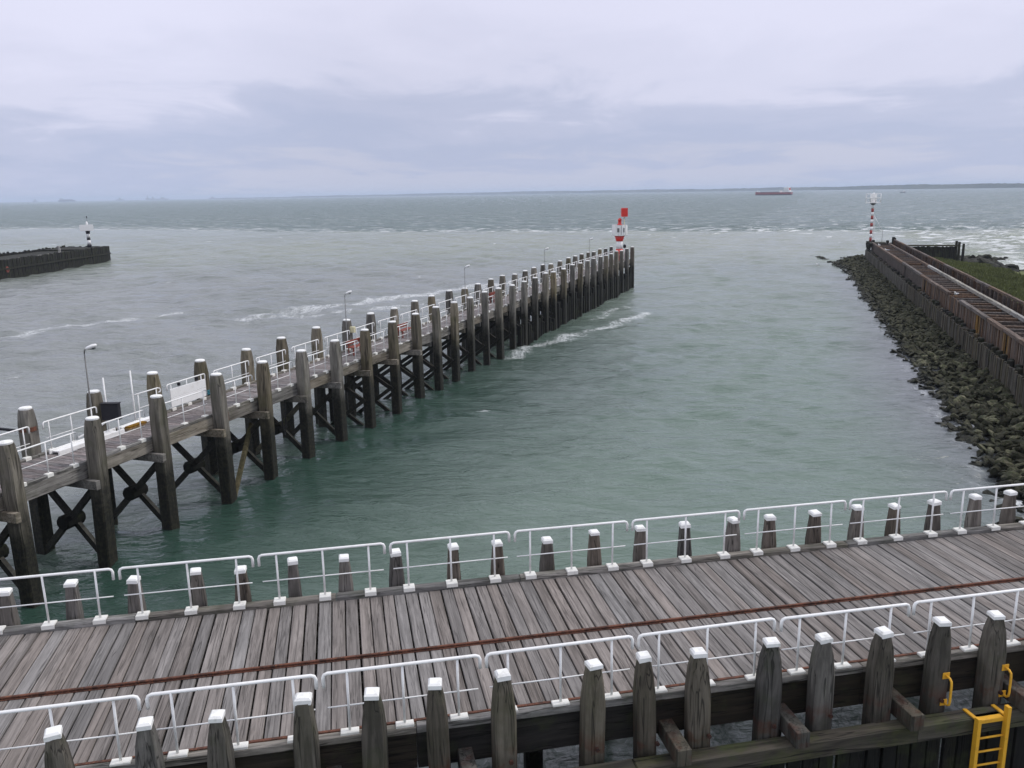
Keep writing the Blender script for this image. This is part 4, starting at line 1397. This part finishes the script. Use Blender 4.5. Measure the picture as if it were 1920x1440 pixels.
    me.materials.append(W['blade'])
    o = link('grass', me, None, BRK.w(0, 0), (0, 0, BRK.a))
    tag(o, 'tufts of rough grass on the bank behind the breakwater', 'grass', kind='stuff')
    # boulders along the bank's sea edge
    def mound(x, y):
        return gz(x, y) * 0.3 + 0.75 * math.exp(-((y + 15.5) / 3.0) ** 2) * min(1.0, max(0.0, (x - 70) / 8)) - 0.45

    rub2 = link('sea_rocks', bed_grid(None, 'sea_rocks', 'bed', list(np.arange(66, 112, 1.0)), list(np.arange(-24, -8, 0.8)), mound), None, BRK.w(0, 0), (0, 0, BRK.a))
    tag(rub2, 'dark boulders along the open sea side of the grass bank', kind='structure')
    sp = []
    for i in range(330):
        x = random.uniform(74, 109)
        y = random.gauss(-15.8, 2.2)
        z = max(mound(x, y), -0.15) + random.uniform(0.0, 0.45)
        sp.append((x, y, z, random.choice((0.8, 1.0, 1.3, 1.6, 2.0, 2.4)), (random.uniform(-0.6, 0.6), random.uniform(-0.6, 0.6), random.uniform(0, 6.28)), x))
    scatter_rocks(rub2, sp, 110, 'searock')
    # transverse groyne wall beyond the breakwater
    gw = thing('groyne_wall', 'low dark timber wall with raised posts beyond the end of the breakwater', 'wall', (60.4, 131.2, 0.8), math.atan2(-1.9, 6.74))
    for k in range(27):
        part('board', MB().box(k * 0.26, k * 0.26 + 0.245, -0.08, 0.08, 0, 2.45 + random.uniform(-0.05, 0.05)), 'mole', gw)
    part('cap_beam', MB().box(-0.2, 7.1, -0.22, 0.22, 2.52, 2.72, 0.02), 'waling', gw)
    for x, h in ((6.9, 3.3), (7.3, 3.15), (7.9, 2.9)):
        part('post', MB().oct([(0, 0.18, 0.06, x, -0.05), (h, 0.16, 0.06, x, -0.05)]), 'mole', gw)


breakwater()


def right_light():
    t = thing('light_tower', 'slim red and white banded light tower with a white basket on the breakwater end', 'beacon', BRK.w(97.0, 0.1, 2.6), BRK.a - R(72))
    part('footing', MB().oct([(0, 0.5, 0.1), (1.0, 0.5, 0.1)]), 'mole', t)
    z = 1.0
    k = 0
    while z < 6.75:
        part('band', MB().lathe([(z + 0.001, 0.20), (z + 0.58, 0.20)], 14), 'white' if k % 2 else 'dullred', t, True)
        z += 0.58
        k += 1
    part('neck', MB().lathe([(z, 0.24), (z + 0.25, 0.5)], 14), 'black', t, True)
    z += 0.26
    part('platform', MB().box(-0.88, 0.88, -0.88, 0.88, z, z + 0.14), 'white', t)
    for sx in (-0.83, 0, 0.83):
        for sy in (-0.83, 0.83):
            part('basket_post', MB().tube([(sx, sy, z + 0.14), (sx, sy, z + 1.45)], 0.055, 6), 'white', t, True)
    for dz in (0.80, 1.45):
        part('basket_rail', MB().tube([(-0.83, -0.83, z + dz), (0.83, -0.83, z + dz), (0.83, 0.83, z + dz), (-0.83, 0.83, z + dz), (-0.83, -0.83, z + dz)], 0.055, 6), 'white', t)
    part('lantern', MB().lathe([(z + 0.145, 0.28), (z + 1.2, 0.28), (z + 1.35, 0.24), (z + 1.55, 0.16), (z + 1.65, 0.03)], 12), 'white', t, True)
    part('aerial', MB().tube([(0, 0, z + 1.6), (0, 0, z + 2.1)], 0.02, 6), 'metal', t)
    part('ladder', MB().box(0.36, 0.42, -0.25, -0.20, 0.0, 4.8).box(0.36, 0.42, 0.15, 0.20, 0.0, 4.8), 'white', t)
    part('stay', MB().tube([(0.2, 0, 5.3), (1.75, -0.3, 2.6)], 0.03, 6), 'white', t, True)
    part('stay', MB().tube([(1.75, -0.3, 2.6), (1.75, -0.3, 0.9)], 0.03, 6), 'metal', t, True)


right_light()


# ------------------------------------------------------------------ left mole
def left_mole():
    t = thing('mole', 'dark weed-covered timber mole at the left edge of the water', 'mole', (-84.5, 150, 0), 0)
    L0, L1 = -34.0, 24.3
    # plan: nearly straight along +Y with its head turned a little to the right
    def cx(y):
        return 3.7 - 0.0 * y

    part('core', MB().box(-5.2, 3.3, L0, L1 - 0.4, -0.5, 2.75), 'mole', t)
    y = L0
    far = MB()
    pm = [shared('sheet_pile', MB().oct([(-0.6, 0.20, 0.08), (2.95 + h, 0.19, 0.08), (3.05 + h, 0.15, 0.07)]), 'mole') for h in (-0.06, 0.0, 0.07)]
    while y < L1:
        link('sheet_pile', random.choice(pm), t, (3.55 + random.uniform(-0.03, 0.03), y, random.uniform(-0.05, 0.08)), (random.uniform(-0.02, 0.02), random.uniform(-0.02, 0.02), 0))
        y += random.uniform(0.40, 0.46)
    x = 3.5
    while x > -5.4:
        link('sheet_pile', random.choice(pm), t, (x, L1, random.uniform(-0.05, 0.1)))
        x -= 0.43
    y = L0
    while y < L1:
        link('sheet_pile', random.choice(pm), t, (-5.3, y, random.uniform(0.0, 0.35)))
        y += 0.62
    part('waling', MB().box(3.72, 3.95, L0, L1, 1.5, 1.75), 'mole', t)
    part('head_beam', MB().box(-5.0, 3.3, L1 - 9, L1 - 0.5, 2.76, 3.0), 'mole', t)
    # pale droppings-streaked pieces of kerb on the top
    for a, b in ((-13.5, -10.8), (-9.8, -8.8), (-6.2, -5.3), (-2.5, -2.0), (0.0, 0.8), (2.0, 3.8), (7.0, 7.8)):
        part('kerb_stone', MB().box(2.4, 2.75, a, b, 2.76, 2.98, 0.03), 'greybeam', t)
    part('pale_post', MB().box(1.0, 1.35, 9.6, 9.9, 2.76, 3.9), 'greybeam', t)
    r = thing('marker', 'small red marker on the side of the dark mole', 'marker', (-80.75, 138.0, 1.1), R(90))
    part('ring', MB().tube([(0.38 * math.cos(2 * math.pi * k / 14), -0.06, 0.4 + 0.38 * math.sin(2 * math.pi * k / 14)) for k in range(15)], 0.09, 6), 'redbench', r, True)
    part('board', MB().box(-0.3, 0.3, -0.02, 0.02, -0.1, 0.9), 'redbench', r)
    # black and white light
    b = thing('light_tower', 'black and white banded light post with a white box on the left mole', 'beacon', (-83.7, 172.2, 3.0), R(28))
    z = 0.0
    for k, (h, rr, m) in enumerate(((0.55, 0.42, 'black'), (0.85, 0.32, 'white'), (0.5, 0.32, 'black'), (0.75, 0.32, 'white'), (0.60, 0.34, 'black'))):
        part('band', MB().lathe([(z + 0.002, rr), (z + h, rr if k < 4 else 0.45)], 14), m, b, True)
        z += h
    part('platform', MB().box(-1.35, 1.05, -0.85, 0.85, z, z + 0.12), 'white', b)
    for sy in (-0.84, 0.84):
        part('screen', MB().box(-1.35, 1.05, sy - 0.02, sy + 0.02, z + 0.12, z + 1.15), 'white', b)
    for sx in (-1.34, 1.04):
        part('screen', MB().box(sx - 0.02, sx + 0.02, -0.81, 0.81, z + 0.12, z + 1.15), 'white', b)
    part('lantern', MB().lathe([(z + 0.125, 0.2), (z + 1.5, 0.2), (z + 1.8, 0.1)], 12), 'white', b, True)
    part('aerial', MB().tube([(0.1, 0, z + 1.7), (0.1, 0, z + 2.5)], 0.04, 6), 'metal', b)
    part('finial', MB().lathe([(z + 2.5, 0.05), (z + 2.6, 0.13), (z + 2.85, 0.05)], 8, 0.1, 0), 'black', b)


left_mole()


# ------------------------------------------------------------------ ships and far skyline
def ship():
    p0, p1 = Vector((468, 1688, 0)), Vector((531, 1640, 0))
    t = thing('cargo_ship', 'low dark red coaster with white stern house crossing the open water', 'ship', tuple(p1), math.atan2(-(p1 - p0).y, -(p1 - p0).x) + math.pi)
    # local x: stern at 0 forward to -L (bow on the left)
    Ln = -70.0

    def hull(x0, x1, z0, z1, w, bow):
        rs = []
        for x in np.linspace(x0, x1, 13):
            f = (x - x0) / (x1 - x0)
            ww = w * (1 - max(0, (f - 0.82) / 0.18) ** 2 * bow) * (0.86 + 0.14 * min(1, f * 8))
            rs.append([(x, -ww * 0.92, z0), (x, ww * 0.92, z0), (x, ww, z1 + (1.1 * max(0, (f - 0.86) / 0.14))), (x, -ww, z1 + (1.1 * max(0, (f - 0.86) / 0.14)))])
        return MB().rings(rs)

    part('boot_top', hull(0, Ln, -1, 1.5, 5.6, 0.93), 'hulldark', t)
    part('hull', hull(0.15, Ln - 0.5, 1.51, 5.2, 5.8, 0.95), 'hullred', t)
    for k in range(5):
        part('hatch_cover', MB().box(-60 + k * 8.0, -52.8 + k * 8.0, -4.2, 4.2, 5.25, 6.7, 0.2), 'hatch', t)
    sup = part('deck_house', MB().box(-14, -2.5, -5, 5, 5.25, 9.0, 0.2), 'shipwhite', t)
    part('bridge', MB().box(-13.5, -4.8, -5.6, 5.6, 9.02, 14.2, 0.3), 'shipwhite', t)
    part('bridge_window', MB().box(-13.6, -13.52, -4.6, 4.6, 11.8, 12.9), 'glass', t)
    part('funnel', MB().box(-4.6, -2.8, -1.2, 1.2, 9.02, 13.0, 0.2), 'red', t)
    part('mast', MB().tube([(-9, 0, 13.6), (-9, 0, 17.5)], 0.25, 6), 'shipwhite', t)
    part('fore_mast', MB().tube([(Ln + 4, 0, 6.0), (Ln + 4, 0, 11.0)], 0.3, 6), 'shipwhite', t)
    part('gantry', MB().box(-22, -19.6, -5, 5, 5.25, 8.2, 0.2), 'shipwhite', t)
    part('bulwark', MB().box(-6, 0.2, -5.6, 5.6, 5.25, 6.6), 'shipwhite', t)
    part('bow_rail', MB().box(Ln + 1, Ln + 7, -3, 3, 6.35, 7.2), 'shipwhite', t)

    b = thing('motor_boat', 'small white boat on the open water near the far right shore', 'boat', (806, 1772, 0), R(165))
    part('hull', MB().rings([[(x, -w, 0.1), (x, w, 0.1), (x, w * 1.15, 1.4), (x, -w * 1.15, 1.4)] for x, w in ((0, 1.3), (5, 1.5), (9, 1.0), (11.5, 0.1))]), 'hulldark', b)
    part('cabin', MB().box(1.5, 6.2, -1.2, 1.2, 1.42, 3.6, 0.3), 'shipwhite', b)
    part('mast', MB().tube([(4, 0, 3.6), (4, 0, 6.0)], 0.08, 6), 'shipwhite', b)

    f = thing('freighter', 'tiny dark freighter low on the horizon at the far left', 'ship', (-4150, 8200, 0), R(8))
    part('hull', MB().rings([[(x, -w, -1), (x, w, -1), (x, w, 13), (x, -w, 13)] for x, w in ((-70, 8), (-50, 13), (50, 13), (80, 2))]), 'hulldark', f)
    part('deck_house', MB().box(-55, -30, -12, 12, 13.1, 30), 'hatch', f)
    part('deck_cargo', MB().box(-25, 55, -12, 12, 13.1, 20, 1), 'hulldark', f)
    # harbour cranes and chimneys on the skyline
    for k, (az, D, h, w, lab, nm) in enumerate(((-0.5418, 9500, 34, 12, 'lone tower on the skyline at the far left', 'skyline_tower'),
                                         (-0.4448, 9600, 30, 26, 'squat block on the far left skyline, left of the twin masts', 'skyline_block'),
                                         (-0.4130, 9600, 52, 10, 'taller of the twin masts on the far left skyline', 'skyline_mast'),
                                         (-0.4070, 9600, 38, 16, 'shorter of the twin masts on the far left skyline', 'skyline_mast'),
                                         (-0.3960, 9600, 30, 40, 'wide low block on the far left skyline, right of the twin masts', 'skyline_block'),
                                         (-0.3390, 9550, 28, 22, 'block at the left tip of the far shore', 'skyline_block'))):
        s = thing(nm, lab, 'building', (az * D, D, -0.5), 0)
        part('base', MB().box(-w * 1.6, w * 1.6, -15, 15, 0, h * 0.45), 'hatch', s)
        part('tower', MB().oct([(h * 0.45 + 0.1, w * 0.5, w * 0.12), (h, w * 0.35, w * 0.1)]), 'hatch', s)


ship()


# ------------------------------------------------------------------ gulls
def gull(loc, rz, label):
    t = thing('gull', label, 'bird', loc, rz, 'gulls resting on the breakwater')
    body = MB().rings([[(x, w * math.cos(k * math.pi / 5), 0.17 + dz + h * math.sin(k * math.pi / 5)) for k in range(10)] for x, w, h, dz in
                       ((-0.30, 0.02, 0.012, 0.02), (-0.20, 0.055, 0.04, 0.01), (-0.05, 0.10, 0.085, 0.0), (0.08, 0.095, 0.09, 0.01), (0.15, 0.06, 0.07, 0.06), (0.19, 0.05, 0.055, 0.12), (0.235, 0.05, 0.05, 0.15), (0.28, 0.03, 0.03, 0.15), (0.30, 0.01, 0.012, 0.145))])
    b = part('body', body, 'feather', t, True)
    for s in (-1, 1):
        part('wing', MB().rings([[(x, s * (0.075 + 0.025 * w), z - hh), (x, s * (0.10 + 0.03 * w), z), (x, s * (0.07 + 0.02 * w), z + hh)] for x, z, hh, w in ((0.08, 0.19, 0.04, 1), (-0.1, 0.19, 0.06, 1), (-0.36, 0.20, 0.012, 0))]), 'wing', t)
        part('leg', MB().tube([(0.0, s * 0.035, 0.0), (0.01, s * 0.035, 0.11)], 0.008, 5), 'yellow', t)
    part('beak', MB().rings([[(0.295, -0.012, 0.30), (0.295, 0.012, 0.30), (0.295, 0.0, 0.325)], [(0.36, -0.002, 0.30), (0.36, 0.002, 0.30), (0.36, 0, 0.305)]]), 'yellow', t)


for (x, y, z, rz, s, lab) in ((20.9, -0.04, 3.60, 2.6, 1.5, 'white gull standing on the capping beam halfway along the breakwater'),
                              (83.6, -0.04, 3.60, 0.4, 1.7, 'white gull resting near the foot of the banded light tower'),
                              (73.0, -0.04, 3.60, 1.4, 1.4, 'small white gull on the capping beam, second from the light tower'),
                              (88.5, 8.2, 0.25, 2.0, 1.5, 'white gull at the waterline on the tip of the boulder slope')):
    p = BRK.w(x, y, z)
    gull(p, BRK.a + rz, lab)
for o in [q for q in SC.objects if q.name.startswith('gull')]:
    o.scale = (1.05, 1.05, 1.05)

# ------------------------------------------------------------------ air
hz = MB().box(-22500, 22500, -2000, 22500, -1.9, 54)
me = hz.mesh('haze')
hm = bpy.data.materials.new('hazy sea air')
hm.use_nodes = True
nt = hm.node_tree
nt.nodes.clear()
out = nt.nodes.new('ShaderNodeOutputMaterial')
pv = nt.nodes.new('ShaderNodeVolumePrincipled')
pv.inputs['Color'].default_value = (0.72, 0.81, 0.98, 1)
pv.inputs['Density'].default_value = 1.4e-4
pv.inputs['Anisotropy'].default_value = 0.0
nt.links.new(pv.outputs[0], out.inputs['Volume'])
me.materials.append(hm)
ho = link('haze', me)
tag(ho, 'pale haze over the water', kind='stuff')
